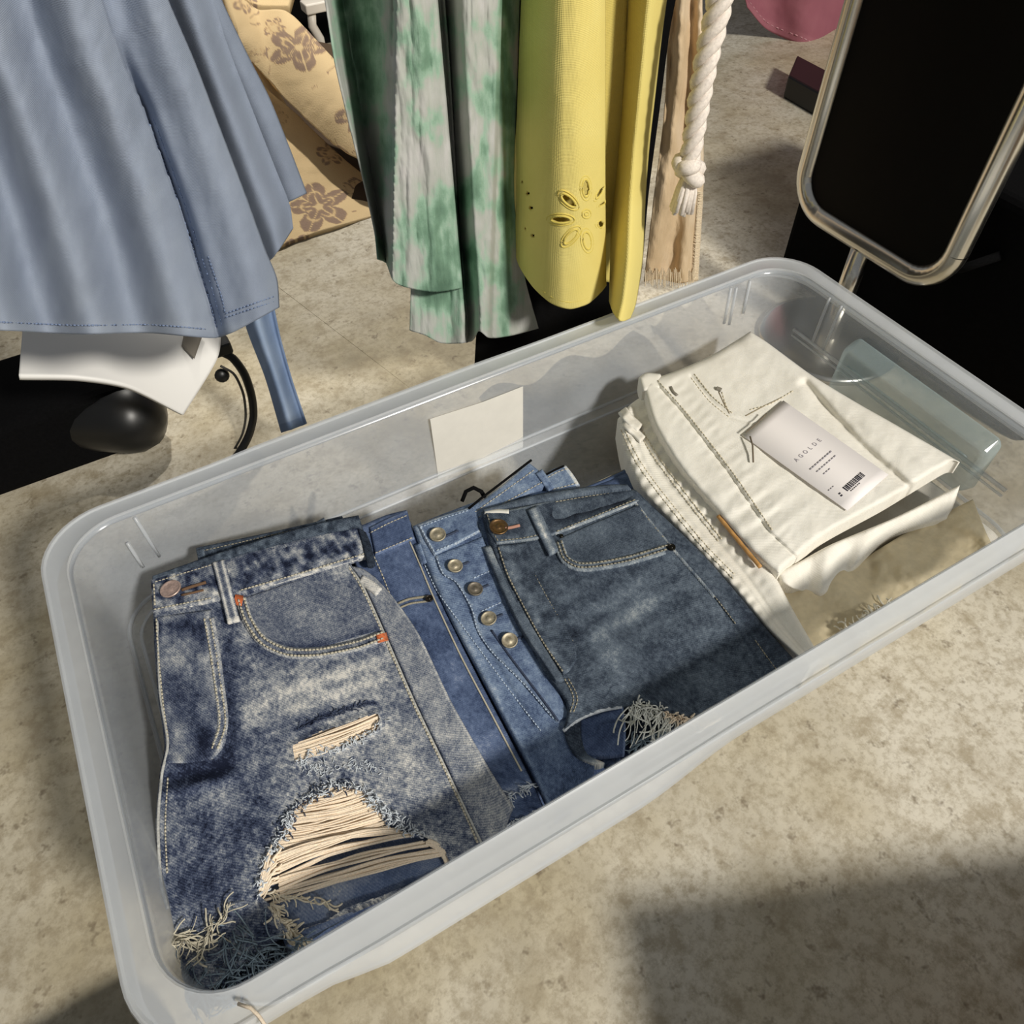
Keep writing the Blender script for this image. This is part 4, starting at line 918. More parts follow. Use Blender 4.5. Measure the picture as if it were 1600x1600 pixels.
ew1 = empty('white_jeans', tuple(on_z(1230., 720., .13)))
tag(ew1, 'top white jeans folded square, with a white price tag on them', 'jeans')
W1OUT = None
def w1_disp(u, v, x, y):
    c = .0022 * (fbm(x * .016, y * .016, 131, 3) - .5) + .0010 * (fbm(x * .05, y * .05, 132) - .5)
    c = c + .0022 * (fbm(*[q * .03 for q in rot2(x, y, -25)], 135, 3) - .5) - .0030 * np.exp(-(seg_d(x, y, [(1022, 596), (1070, 650), (1140, 742), (1200, 830), (1250, 878)]) / 2.6) ** 2)      # side seam groove
    c = c - .0012 * np.exp(-(seg_d(x, y, [(1080, 588), (1110, 625), (1142, 652), (1180, 662)]) / 3) ** 2)
    c = c - .0065 * np.exp(-(seg_d(x, y, [(1258, 600), (1300, 650), (1350, 702), (1420, 762), (1500, 825)]) / 8) ** 2)         # fold groove at the right
    pk = np.sin((x * .62 + y * .78) * .40 + 3 * fbm(x * .02, y * .02, 6))
    c = c + .00026 * pk * np.exp(-((seg_d(x, y, [(1035, 590), (1085, 650), (1155, 742), (1215, 830)]) - 12) / 14) ** 2) + .0010 * np.sin(x * .11 + y * .16) * blob(x, y, 1180, 800, 60, 50)
    c = c + .0022 * np.exp(-((seg_d(x, y, [(1180, 520), (1270, 585), (1400, 668), (1500, 735)]) - 16) / 14) ** 2)
    return c
w1 = panel('body', [(1003, 598, .162), (1060, 578), (1110, 556), (1150, 532), (1172, 518, .164)], [(1172, 518, .164), (1200, 536), (1268, 586), (1340, 630), (1400, 664), (1500, 722, .166)],
           [(1216, 898, .158), (1240, 878), (1300, 836), (1400, 788), (1500, 735), (1520, 732, .166)], [(1003, 598, .162), (1020, 660), (1060, 728), (1120, 800), (1180, 868), (1216, 898, .158)], .1630, DEN_W, ew1, 2.2,
           attrs={'wear': DW(133, .62)}, disp=w1_disp, rnd_px=11, drop=.008, skirt=.016, clampbox=CB)
wr = panel('rolled_waist', [(998, 590, .158), (1010, 582), (1032, 584, .161)], [(1032, 584, .161), (1036, 596), (1040, 606, .161)], [(1004, 612), (1020, 612), (1040, 606)], [(998, 590), (1000, 600), (1004, 612)], .163, DEN_W, ew1, 1.8,
           attrs={'wear': DW(134, .55)}, rnd_px=8, drop=.006, skirt=.018)
mb = MB()
for P in ([(1028, 594), (1077, 650), (1148, 742), (1208, 830)], [(1085, 584), (1114, 620), (1148, 648)], [(1172, 640), (1205, 630), (1240, 610)], [(1128, 612), (1134, 632), (1142, 648)]): stitches(mb, w1, P, r=.0006)
stitches(mb, w1, [(1080, 590), (1108, 626), (1140, 652)], r=.0005)
mb.build('stitching', plain('cream_stitching', (206, 196, 172), .9, .2, 800), kind='stuff', parent=ew1)
mb = MB(); ridge(mb, w1, [(1048, 605), (1052, 613), (1058, 618)], .0018, .0004); mb.build('rivet', plain('grey_rivet', (130, 124, 112), .5), ew1); mb = MB(); ridge(mb, w1, [(1119, 607), (1127, 610)], .0026, .0004); mb.build('rivet', plain('grey_rivet', (130, 124, 112), .5), ew1)
mb = MB(); ridge(mb, w1, [(1165, 650), (1195, 634), (1224, 620)], .0006, .0002); ridge(mb, w1, [(1123, 612), (1132, 632), (1140, 646)], .0006, .0002); mb.build('pocket_crease', plain('warm_grey_thread', (150, 138, 116), .9), ew1)
# folded leg end hanging down at the near side
def wl_disp(u, v, x, y): return .006 * np.sin(u * 13 + 2 * v) * (.4 + .6 * v) * np.exp(-(u / .8) ** 2) + .004 * (fbm(x * .03, y * .03, 141) - .5)
wl = panel('leg_end', [(1212, 894, .146), (1245, 880), (1300, 850), (1400, 808), (1500, 758, .146)], [(1500, 758, .146), (1490, 790), (1480, 812, .134)], [(1238, 920, .136), (1285, 930, .130), (1330, 892), (1395, 838), (1480, 812, .134)],
           [(1212, 894, .146), (1220, 908), (1238, 920, .136)], .146, DEN_W, ew1, 2.2, attrs={'wear': DW(142, .55)}, disp=lambda u, v, x, y: .005 * np.sin(u * 26 + 3 * v) * np.exp(-((u - .2) / .35) ** 2) * (.3 + v) + .004 * (fbm(x * .03, y * .03, 141) - .5), rnd_px=8, drop=.004, skirt=.018, clampbox=CB)
# cream cotton trousers under the jeans, near side
ew3 = empty('cream_trousers', tuple(on_z(1300., 960., .11)))
tag(ew3, 'crumpled cream beige trousers under the white jeans against the near wall of the bin', 'trousers')
CR = plain('cream_satin_cotton', (214, 199, 166), .7, .08, 120)
cw = panel('body', [(1150, 880, .128), (1230, 900), (1330, 880), (1420, 830), (1520, 780, .132)], [(1520, 780, .132), (1540, 830), (1560, 870, .130)], [(1262, 1052, .132), (1340, 1005), (1420, 960), (1560, 870, .130)],
           [(1150, 880, .128), (1200, 960), (1262, 1052, .132)], .134, CR, ew3, 2.4,
           disp=lambda u, v, x, y: .010 * (fbm(*[q * .018 for q in rot2(x, y, 38)], 151, 3) - .5) + .006 * np.sin(rot2(x, y, 35)[1] * .06 + 3 * fbm(x * .01, y * .01, 2)) + .003 * (fbm(x * .05, y * .05, 152) - .5), rnd_px=10, drop=.006, skirt=.030, clampbox=CB)
mb = MB(); frays(mb, cw, [(1320, 985), (1350, 975), (1390, 950)], 90, (8, 24), (0, 360), .0008, .003, 10, .008); mb.build('frayed_edge', plain('white_fray', (234, 228, 212), .9), ew3, kind='stuff')

# price tag on the white jeans
et = empty('price_tag', tuple(surf(w1, [(1260, 715)], .001)[0]))
tag(et, 'white card price tag with grey print and a barcode, lying on the white jeans', 'price tag')
TQ = [(1160, 680), (1224, 626), (1388, 742), (1324, 798)]
TAGZ = float(np.max(w1.at([q[0] for q in TQ[:2]], [q[1] for q in TQ[:2]]))) + .0018; TAGZ2 = float(np.max(w1.at([q[0] for q in TQ[2:]], [q[1] for q in TQ[2:]]))) + .0018
def tagpt(a, b, up):                       # a along the length, b across
    x = (1 - a) * ((1 - b) * TQ[0][0] + b * TQ[1][0]) + a * ((1 - b) * TQ[3][0] + b * TQ[2][0])
    y = (1 - a) * ((1 - b) * TQ[0][1] + b * TQ[1][1]) + a * ((1 - b) * TQ[3][1] + b * TQ[2][1])
    return on_z(np.array(x), np.array(y), TAGZ + (TAGZ2 - TAGZ) * a + .0012 * math.sin(a * 3) + up)
n = 14; V = []; F = []
for i in range(n):
    for b in (0, 1): V.append(tagpt(i / (n - 1), b, 0))
F = [(2 * i, 2 * i + 1, 2 * i + 3, 2 * i + 2) for i in range(n - 1)]
solid(mesh('card', V, F, plain('white_card', (242, 236, 234), .6), et), .0007, 0)
def mark(mb, a0_, a1_, b0_, b1_):
    mb.hexa([tagpt(a0_, b0_, .0004), tagpt(a1_, b0_, .0004), tagpt(a1_, b1_, .0004), tagpt(a0_, b1_, .0004),
             tagpt(a0_, b0_, .0007), tagpt(a1_, b0_, .0007), tagpt(a1_, b1_, .0007), tagpt(a0_, b1_, .0007)])
mb = MB()
for k in range(9): mark(mb, .55, .563, .22 + k * .06, .22 + k * .06 + .045)
for k in range(8): mark(mb, .60, .611, .26 + k * .06, .26 + k * .06 + .042)
for k in range(3): mark(mb, .65, .660, .30 + k * .06, .30 + k * .06 + .04)
for k in range(3): mark(mb, .775, .785, .10 + k * .05, .10 + k * .05 + .03)
mb.build('small_print', INK, et, kind='stuff')
mb = MB(); x = .30
for k in range(15):
    w_ = rnd.choice((.012, .018, .026)); mark(mb, .835, .885, x, x + w_); x += w_ + rnd.choice((.009, .014))
for k in range(6): mark(mb, .895, .903, .34 + k * .04, .34 + k * .04 + .026)
mark(mb, .85, .862, .16, .20); mark(mb, .872, .884, .15, .19)
mb.build('barcode', INKD, et, kind='stuff')
# spaced letters of the printed word, flat print on the card
mb = MB()
for k, ch in enumerate('AGOLDE'):
    cu = bpy.data.curves.new('letter', 'FONT'); cu.body = ch; cu.size = .0062; cu.align_x = 'CENTER'; cu.align_y = 'CENTER'; cu.extrude = .0001
    oo = bpy.data.objects.new('letter', cu); col.objects.link(oo)
    me = bpy.data.meshes.new_from_object(oo.evaluated_get(bpy.context.evaluated_depsgraph_get()))
    b = .22 + k * .112; c = tagpt(.43, b, .0006)
    ux = Vector(tagpt(.43, b + .05, 0) - tagpt(.43, b - .05, 0)).normalized(); uz = Vector((0, 0, 1)); uy = uz.cross(ux).normalized(); uz = ux.cross(uy)
    M = Matrix((ux, uy, uz)).transposed().to_4x4(); M.translation = Vector(c)
    mb.add([tuple(M @ v.co) for v in me.vertices], [list(p.vertices) for p in me.polygons])
    bpy.data.objects.remove(oo); bpy.data.curves.remove(cu); bpy.data.meshes.remove(me)
mb.build('printed_word', INK, et, smooth=False, kind='stuff')
mb = MB(); q = np.array([(1172, 682), (1176, 696), (1177, 722)]); mb.tube(on_z(q[:, 0], q[:, 1], np.array([.170, .169, .166])), .0009, 6)
q = np.array([(1165, 676), (1180, 664), (1198, 646)]); mb.tube(on_z(q[:, 0], q[:, 1], np.array([.1695, .1695, .1695])), .0006, 6); mb.build('tag_string', plain('brown_grey_string', (112, 100, 84), .9), et)

# ================================================================== HANGING GARMENTS BEHIND THE BIN
RAILZ, RAILY = 1.30, .50
def cloth(name, stops, nscale=(60, 60, 8), bump=.5, rough=.85, weave=None, trans=0):
    t = NT(name); co = t.coord()
    a = t.attr('dye').outputs['Fac']
    cr = t.noise(1.0, t.scale(co, nscale), 5, .65); fine = t.noise(700, co, 2, .5)
    f = t.math('ADD', a, t.math('MULTIPLY', t.math('SUBTRACT', cr, .5), .25))
    f = t.math('ADD', f, t.math('MULTIPLY', t.math('SUBTRACT', fine, .5), .12))
    h = cr
    if weave:
        wv = t.n('ShaderNodeTexWave', bands_direction='X'); wv.inputs['Scale'].default_value = weave; t.l(co, wv.inputs['Vector'])
        wz = t.n('ShaderNodeTexWave', bands_direction='Z'); wz.inputs['Scale'].default_value = weave * .8; t.l(co, wz.inputs['Vector'])
        h = t.math('ADD', t.math('MULTIPLY', t.math('ADD', wv.outputs['Fac'], wz.outputs['Fac']), .25), t.math('MULTIPLY', cr, .5))
    p = t.bsdf(t.ramp(f, [(q, lin(c)) for q, c in stops]), rough, h, bump, .0025, Specular_IOR_Level=.15)
    MATS[name] = t.m; return t.m
CHAM = cloth('chambray_blue', [(0, (104, 113, 130)), (.5, (143, 153, 171)), (1, (170, 179, 192))], (30, 30, 14), .25, weave=420)
CHAMD = cloth('denim_blue_sleeve', [(0, (84, 102, 134)), (.5, (122, 142, 174)), (1, (168, 184, 206))], (40, 40, 10), .3, weave=420)
GREEN = cloth('tie_dye_green', [(0, (84, 112, 94)), (.26, (118, 150, 128)), (.42, (150, 178, 158)), (.56, (172, 176, 168)), (1, (194, 191, 190))], (160, 160, 10), .45)
YEL = cloth('yellow_knit', [(0, (206, 188, 104)), (.5, (226, 209, 126)), (1, (236, 224, 150))], (20, 20, 10), .35, weave=300)
TANC = cloth('tan_crinkle_cotton', [(0, (160, 134, 100)), (.5, (206, 182, 148)), (1, (230, 214, 190))], (150, 150, 26), .9)
PINK = cloth('pink_denim', [(0, (110, 62, 74)), (.5, (150, 92, 104)), (1, (180, 124, 132))], (30, 30, 12), .3, weave=300)
BLK = plain('black_jersey', (9, 9, 10), .95, .3, 300, Specular_IOR_Level=.08)
def dyef(seed, b=.5, amp=.5, sx=.02, sy=.008):
    return lambda u, v, x, y: b + amp * (fbm(x * sx, y * sy, seed, 4) - .5)
# rail and two end posts
er = empty('clothes_rail', (.6, RAILY, 0)); tag(er, 'long chrome clothes rail carrying the blue shirt and the green and yellow dresses', 'clothes rail')
MB().tube([(-.95, RAILY, RAILZ), (.5, RAILY, RAILZ), (1.1, RAILY, RAILZ), (2.45, RAILY, RAILZ)], .0125, 12).build('rail', CHROME, er)
for x in (-.9, 2.4):
    MB().tube([(x, RAILY, .0), (x, RAILY, .6), (x, RAILY, RAILZ)], .0125, 12).build('post', CHROME, er)
    MB().tube([(x, RAILY - .25, .014), (x, RAILY, .014), (x, RAILY + .25, .014)], .014, 10).build('foot', CHROME, er)
def hook(parent, x, y0=RAILY):
    a = np.linspace(-.6, math.pi + .3, 14)
    P = [(x, y0 + .0165 * math.cos(t), RAILZ + .001 + .0165 * math.sin(t)) for t in a]
    MB().tube(P, .0018, 6).build('hanger_hook', CHROME, parent)
    MB().tube([(x - .17, y0, RAILZ - .10), (x - .08, y0, RAILZ - .055), (x, y0, RAILZ - .035), (x + .08, y0, RAILZ - .055), (x + .17, y0, RAILZ - .10)], .006, 8).build('hanger_bar', plain('dark_wood', (70, 48, 32), .6), parent)
    MB().tube([(x, y0, RAILZ - .035), (x, y0 - .004, RAILZ - .02), (x, y0 - .016, RAILZ - .004)], .0018, 6).build('hanger_stem', CHROME, parent)

# --- blue chambray shirt-dress
es = empty('chambray_shirt', (.14, RAILY, .2)); tag(es, 'light blue chambray shirt with side vents hanging at the left above the bin', 'shirt')
PL = [(120, -120), (160, 0), (195, 100), (225, 170), (252, 245), (280, 320), (303, 395), (322, 460), (334, 500), (341, 530)]
PL2 = [(150, 60), (185, 180), (215, 300), (240, 420), (255, 530)]
def sh_disp(u, v, x, y):
    d = seg_d(x, y, PL); side = (x - np.interp(y, [p[1] for p in PL], [p[0] for p in PL]))
    c = .030 * np.exp(-(np.maximum(side, 0) / 13) ** 2) * (side > -2) * sst(20, 200, y) - .012 * np.exp(-(np.maximum(-side, 0) / 40) ** 2) * (side <= -2)
    c = c + .017 * np.sin(side * .045 + .8) + .006 * (fbm(x * .012, y * .006, 201) - .5) + .003 * (fbm(x * .03, y * .012, 202) - .5)
    c = c + .05 * sst(330, 440, x + (y - 440) * -.35) * .6
    return c
front = panel('front_panel', [(-160, -50), (0, -50), (120, -50), (246, -50)], [(246, -50), (262, 0), (305, 100), (345, 205), (385, 310), (414, 390), (432, 435), (436, 480)],
              [(-140, 512), (0, 516), (120, 522), (230, 520), (330, 528), (362, 520), (400, 500), (436, 480)], [(-160, -50), (-150, 250), (-140, 512)], .475, CHAM, es, 3, 'y', sh_disp,
              {'dye': lambda u, v, x, y: .52 + .3 * (fbm(x * .03, y * .015, 203) - .5) + .18 * np.exp(-(np.abs(y - 512) / 10) ** 2) - .1 * blob(x, y, 230, 200, 16, 130, -18)}, up_to=(RAILZ - .1, .10, .16), thick=.0012)  # dye also darkened along the pleat to stand for its shade
mb = MB()
for off in (0, 9):
    stitches(mb, front, [(225, 190), (262, 290), (295, 390), (318, 462), (332, 515)], up=.001, r=.0006, off=-16 + off)
stitches(mb, front, [(-130, 500), (0, 503), (120, 508), (230, 507), (325, 514)], up=.001, r=.0006); stitches(mb, front, [(352, 490), (430, 462)], up=.001, r=.0006); stitches(mb, front, [(352, 496), (430, 470)], up=.001, r=.0006)
stitches(mb, front, [(325, 400), (345, 460), (352, 490)], up=.001, r=.0006)
mb.build('stitching', plain('blue_grey_stitching', (120, 136, 166), .9), kind='stuff', parent=es)
panel('side_panel', [(225, -50), (280, -50), (320, -50)], [(320, -50), (352, 60), (392, 165), (430, 262), (452, 318), (458, 356)], [(395, 420), (425, 404), (458, 356)], [(225, -50), (300, 150), (395, 420)], .535, CHAM, es, 3, 'y',
      lambda u, v, x, y: .012 * np.sin(u * 7 + 1) + .006 * (fbm(x * .02, y * .008, 204) - .5), {'dye': dyef(205, .42, .25)}, up_to=(RAILZ - .1, .11, .12), thick=.0012)  # darker dye value paints in the shade behind the front panel
panel('back_panel', [(250, -50), (300, -50), (332, -50)], [(332, -50), (346, 0), (386, 85), (420, 152), (450, 226), (479, 302)], [(400, 340), (446, 318), (479, 302)], [(250, -50), (320, 150), (400, 340)], .575, CHAM, es, 3, 'y',
      lambda u, v, x, y: .010 * np.sin(u * 6) + .006 * (fbm(x * .02, y * .008, 206) - .5), {'dye': dyef(207, .38, .25)}, up_to=(RAILZ - .1, .12, .12), thick=.0012)  # darkest dye value, shade of the rearmost layer painted in
hook(es, .15)
# narrow blue sleeve hanging below the shirt hem
sl = panel('sleeve', [(372, 440), (395, 440), (420, 440)], [(420, 440), (436, 520), (455, 590), (479, 662)], [(440, 676), (458, 670), (479, 662)], [(372, 440), (385, 510), (415, 590), (440, 676)], .580, CHAMD, es, 2.4, 'y',
      lambda u, v, x, y: .014 * np.sin(u * 6.5 + 2.2) + .004 * (fbm(x * .04, y * .012, 208) - .5), {'dye': lambda u, v, x, y: .5 + .5 * (fbm(x * .05, y * .02, 209) - .5) + .25 * np.exp(-((u - .42) / .1) ** 2) - .25 * (v > .95)}, up_to=(.75, .22, .05), thick=.0015, label='narrow darker blue sleeve')
# --- green tie-dye dress
eg = empty('tie_dye_dress', (.43, RAILY, .2)); tag(eg, 'green and grey crinkled tie-dye dress with two hem layers hanging above the bin', 'dress')
def g_prof(x, y):
    t = np.clip((y - 100) / 300, -.6, 1.3)
    k0 = np.array([470, 522, 544, 552, 614, 619, 660, 690, 694, 728, 775, 781, 850]); k1 = np.array([530, 586, 598, 602, 610, 614, 680, 716, 721, 746, 765, 772, 860])
    dep = np.array([.535, .505, .560, .575, .500, .470, .464, .476, .525, .470, .474, .545, .580])
    out = np.zeros_like(x)
    for i in range(len(k0) - 1):
        a = k0[i] + (k1[i] - k0[i]) * t; b = k0[i + 1] + (k1[i + 1] - k0[i + 1]) * t
        m = (x >= a) & (x <= b) if i else (x <= b)
        s_ = np.clip((x - a) / (b - a), 0, 1); s2 = s_ * .55 + .45 * (s_ * s_ * (3 - 2 * s_))
        out = np.where(m, dep[i] + (dep[i + 1] - dep[i]) * s2, out)
    out = np.where(out == 0, dep[-1], out)
    return out + .008 * (fbm(x * .05, y * .006, 211) - .5) + .004 * (fbm((x * .8 - y * .2) * .08, y * .008, 212) - .5) + .0035 * (fbm(x * .2, y * .010, 210) - .5)
def g_dye_shade(u, v, x, y):
    n = fbm(x * .028, y * .012, 213, 5); m = fbm(x * .07, y * .03, 214, 4)
    st = fbm(x * .012, y * .020, 216, 3)
    w_ = .54 + .9 * (n - .5) + .55 * (m - .5) + .5 * (st - .5)
    w_ -= .22 * blob(x, y, 690, 440, 70, 60) + .25 * blob(x, y, 655, 350, 30, 40) + .3 * np.exp(-((x - 790) / 14) ** 2) + .3 * blob(x, y, 575, 130, 30, 120)  # the last two terms paint fold shade into the dye
    return w_
panel('over_skirt', [(494, -50), (580, -50), (690, -50)], [(690, -50), (702, 100), (714, 300), (724, 450)], [(590, 405), (604, 412), (616, 440), (640, 450), (680, 456), (724, 450)], [(494, -50), (508, 0), (524, 100), (545, 190), (566, 275), (585, 360), (590, 405)], 0, GREEN, eg, 2.4, 'y',
      lambda u, v, x, y: g_prof(x, y), {'dye': g_dye_shade}, up_to=(RAILZ - .1, .42, .05), thick=.0012)
panel('under_skirt', [(640, -50), (720, -50), (813, -50)], [(813, -50), (808, 100), (803, 300), (818, 425), (841, 513)], [(640, 516), (665, 524), (690, 536), (735, 534), (748, 517), (765, 528), (800, 524), (841, 513)], [(640, -50), (645, 300), (640, 516)], 0, GREEN, eg, 2.4, 'y',
      lambda u, v, x, y: g_prof(x, y) + .022 * sst(735, 690, x) - .004, {'dye': g_dye_shade}, up_to=(RAILZ - .1, .44, .05), thick=.0012)
hook(eg, .43)
# --- yellow knit dress with a cut-out flower
ey = empty('yellow_knit_dress', (.58, RAILY, .2)); tag(ey, 'yellow knit dress with an embroidered cut-out flower near the hem, hanging above the bin', 'dress')
FC = (916, 334); PET = []
for (cx, cy, ra, rb, an) in ((876, 343, 18, 6.5, 2), (888, 313, 17, 7, 42), (915, 294, 16, 6.5, 88), (937, 300, 14, 4, 122), (941, 318, 9, 3, 150), (938, 350, 7, 6, 80), (892, 370, 17, 7, -48), (917, 376, 16, 7, 82)):
    PET.append((cx, cy, ra, rb, an))
def pet_hole(p, s_=1.0):
    cx, cy, ra, rb, an = p
    def f(x, y):
        a, b = rot2(x - cx, y - cy, an); return (a / (ra * s_)) ** 2 + (b / (rb * s_)) ** 2 < 1
    return f
dots = [(826, 302, 3, 3, 0), (831, 325, 3.4, 3, 0), (834, 368, 3, 3, 0), (822, 357, 2, 2, 0), (817, 284, 2, 2, 0)]
def y_disp(u, v, x, y):
    e = np.clip((882 - x) / 76, 0, 1.2); c = .085 * e ** 1.8
    e2 = np.clip((x - 932) / 16, 0, 1); c = c + .014 * e2 ** 2
    return c + .003 * (fbm(x * .012, y * .006, 221) - .5) - .010 * np.exp(-((x - 905) / 30) ** 2)
ymain = panel('front_panel', [(818, -50), (880, -50), (944, -50)], [(944, -50), (944, 200), (945, 400), (946, 446)], [(803, 375), (811, 412), (834, 448), (862, 473), (890, 482), (918, 474), (938, 456), (946, 446)], [(818, -50), (814, 50), (809, 180), (803, 290), (803, 375)], .470, YEL, ey, 1.8, 'y', y_disp,
              {'dye': dyef(222, .5, .3, .03, .02)}, holes=[pet_hole(p, .72) for p in PET[:6]] + [pet_hole(d) for d in dots], up_to=(RAILZ - .1, .57, .06), thick=.0025)
yside = panel('side_fold', [(968, -50, .468), (1000, -50), (1048, -50, .468)], [(1048, -50, .468), (1040, 0), (1032, 60), (1022, 150), (1013, 230, .466), (1007, 310, .456), (1003, 400, .430), (993, 470), (984, 497, .400)], [(953, 470, .412), (960, 490), (970, 502), (984, 497, .400)], [(968, -50, .468), (964, 100, .468), (958, 230, .466), (956, 310, .456), (955, 400, .430), (953, 470, .412)], .415, YEL, ey, 2.2, 'y',
              lambda u, v, x, y: .062 * np.clip(1 - u / .66, 0, 1) ** 1.3 + .03 * np.clip((u - .62) / .38, 0, 1) ** 2 + .002 * np.sin(v * 5), {'dye': dyef(223, .5, .3)}, up_to=(RAILZ - .1, .60, .03), thick=.0025)
panel('inner_layer', [(930, -50), (980, -50)], [(980, -50), (975, 200), (968, 452)], [(930, 445), (950, 440), (968, 452)], [(930, -50), (930, 200), (930, 445)], .505, YEL, ey, 5, 'y', None, {'dye': dyef(224, .1, .2)}, up_to=(RAILZ - .1, .58, .03), thick=.002)  # low dye value paints the shade deep in the fold
panel('lining', [(856, -50), (900, -50), (950, -50)], [(950, -50), (950, 200), (948, 420)], [(856, 425), (890, 432), (948, 420)], [(856, -50), (856, 200), (856, 425)], .515, YEL, ey, 5, 'y', None, {'dye': dyef(224, .1, .2)}, up_to=(RAILZ - .1, .56, .05), thick=.002)  # same yellow, darkened for the shade seen through the cut-outs
mb = MB(); mb2 = MB()
for p in PET:
    a = np.linspace(0, 2 * math.pi, 22)
    for s_, r in ((.86, .0012), (1.22, .0007)):
        q = rot2(p[2] * s_ * np.cos(a), p[3] * s_ * np.sin(a) * (1 if s_ < 1 else 1.15), -p[4])
        X = np.minimum(p[0] + q[0], 945); mb.tube(surf(ymain, np.stack([X, p[1] + q[1]], 1), .0012), r, 5, cap=False)
for s_ in (3, 7):
    a = np.linspace(0, 2 * math.pi, 16); mb.tube(surf(ymain, np.stack([FC[0] + s_ * np.cos(a), FC[1] + s_ * np.sin(a)], 1), .0012), .0009, 5, cap=False)
o = mb.build('flower_embroidery', plain('yellow_thread', (214, 194, 96), .8), ey)
mb = MB(); q = [(808, 402), (834, 440), (862, 464), (890, 472), (918, 465), (940, 445)]; mb.tube(surf(ymain, crom(q, 30), .0006), .0009, 5); mb.build('hem_edge', plain('yellow_thread', (214, 194, 96), .8), ey)
hook(ey, .58)
# --- black garment between the yellow and the tan ones
ek = empty('black_dress', (.66, RAILY + .06, .1)); tag(ek, 'plain black dress hanging behind the yellow knit dress', 'dress')
panel('body', [(765, -50), (900, -50), (1066, -50)], [(1066, -50), (1047, 40), (1030, 170), (1013, 300), (1001, 430), (985, 482)], [(742, 572), (850, 532), (985, 482)], [(765, -50), (760, 250), (742, 572)], .620, BLK, ek, 5, 'y', lambda u, v, x, y: .008 * np.sin(u * 14), up_to=(RAILZ - .02, .66, .06), thick=.002)
# --- tan crinkled garment
et2 = empty('tan_top', (.8, RAILY + .12, .05)); tag(et2, 'tan crinkled cotton garment with a fringed lower edge hanging right of the black dress', 'garment')
tanp = panel('body', [(1046, -50), (1070, -50), (1096, -50)], [(1096, -50), (1098, 100), (1099, 220), (1098, 310), (1090, 438)], [(1006, 440), (1030, 436), (1060, 442), (1090, 438)], [(1046, -50), (1040, 150), (1020, 320), (1006, 440)], .645, TANC, et2, 2.2, 'y',
             lambda u, v, x, y: .020 * (fbm(x * .03, y * .012, 231) - .5) + .008 * np.sin(u * 11 + v * 3), {'dye': lambda u, v, x, y: .5 + .6 * (fbm(x * .05, y * .014, 232) - .5) + .3 * (u > .88)}, up_to=(RAILZ - .02, .82, .06), thick=.0015)
mb = MB()
for k in range(40):
    x = 1008 + k * 2.05; y = 436 + 4 * math.sin(k * 1.3); t = np.linspace(0, 1, 4); mb.tube(on_y(x + rnd.uniform(-2, 2) * t, y - 14 + (22 + rnd.uniform(-5, 6)) * t, .636), .0008, 4, cap=False)
for k in range(60):
    y = 300 + k * 2.3; mb.tube(on_y(np.array([1090., 1094, 1098]) - (y - 300) * .05, np.array([y, y + rnd.uniform(-1, 1), y + 1]), .636), .0007, 4, cap=False)
mb.build('fringe', plain('pale_tan_fringe', (222, 206, 178), .9, .2, 500), et2, kind='stuff')
# --- twisted white cord with a knotted end
ecd = empty('twisted_rope', (.70, .42, .28)); tag(ecd, 'thick twisted white cotton rope with a knotted end hanging before the tan garment', 'rope')
CP = crom([(1150, -60), (1128, -10), (1116, 40), (1104, 90), (1095, 140), (1087, 190), (1080, 235), (1076, 258)], 150)
ctr = on_y(CP[:, 0], CP[:, 1], .43)
T = np.gradient(ctr, axis=0); T /= np.linalg.norm(T, axis=1)[:, None]; A = np.cross(T, [0, 1, 0]); A /= np.linalg.norm(A, axis=1)[:, None]; Bv = np.cross(T, A)
sl_ = np.r_[0, np.cumsum(np.linalg.norm(np.diff(ctr, axis=0), axis=1))]
CORD = plain('white_cotton_cord', (226, 216, 206), .9, .15, 400)
up_v = (ctr[0] - ctr[1]) / np.linalg.norm(ctr[0] - ctr[1])
for k in range(3):
    ph = sl_ * 2 * math.pi / .046 + k * 2 * math.pi / 3
    w_ = .0056 * np.interp(sl_, [0, sl_[-1]], [1.15, .85])
    P = ctr + (np.cos(ph) * w_)[:, None] * A + (np.sin(ph) * w_)[:, None] * Bv
    end = np.array([ctr[0] + (np.array([.72, .47, RAILZ]) - ctr[0]) * q for q in (1, .66, .33)])
    MB().tube(np.vstack([end, P]), .0056, 8).build('strand', CORD, ecd)
kc = on_y(1076., 268., .43)
mb = MB(); t = np.linspace(0, 4 * math.pi, 50)
mb.tube(np.stack([kc[0] + (.008 + .003 * np.cos(2.5 * t)) * np.cos(t), kc[1] + (.008 + .003 * np.cos(2.5 * t)) * np.sin(t), kc[2] + .009 * np.sin(t * .75)], 1), .0072, 8); mb.build('knot', CORD, ecd)
mb = MB()
for k in range(26):
    a = rnd.uniform(0, 6.28); r = .011 * math.sqrt(rnd.random()); P = [(kc[0] + r * .5 * math.cos(a), kc[1] + r * .5 * math.sin(a), kc[2] - .004), (kc[0] - .002 + r * math.cos(a), kc[1] + r * math.sin(a), kc[2] - .02), (kc[0] - .005 + r * 1.2 * math.cos(a), kc[1] + r * 1.2 * math.sin(a), kc[2] - .036 - rnd.random() * .006)]
    mb.tube(P, .0026, 5)
mb.build('tassel', CORD, ecd, kind='stuff')

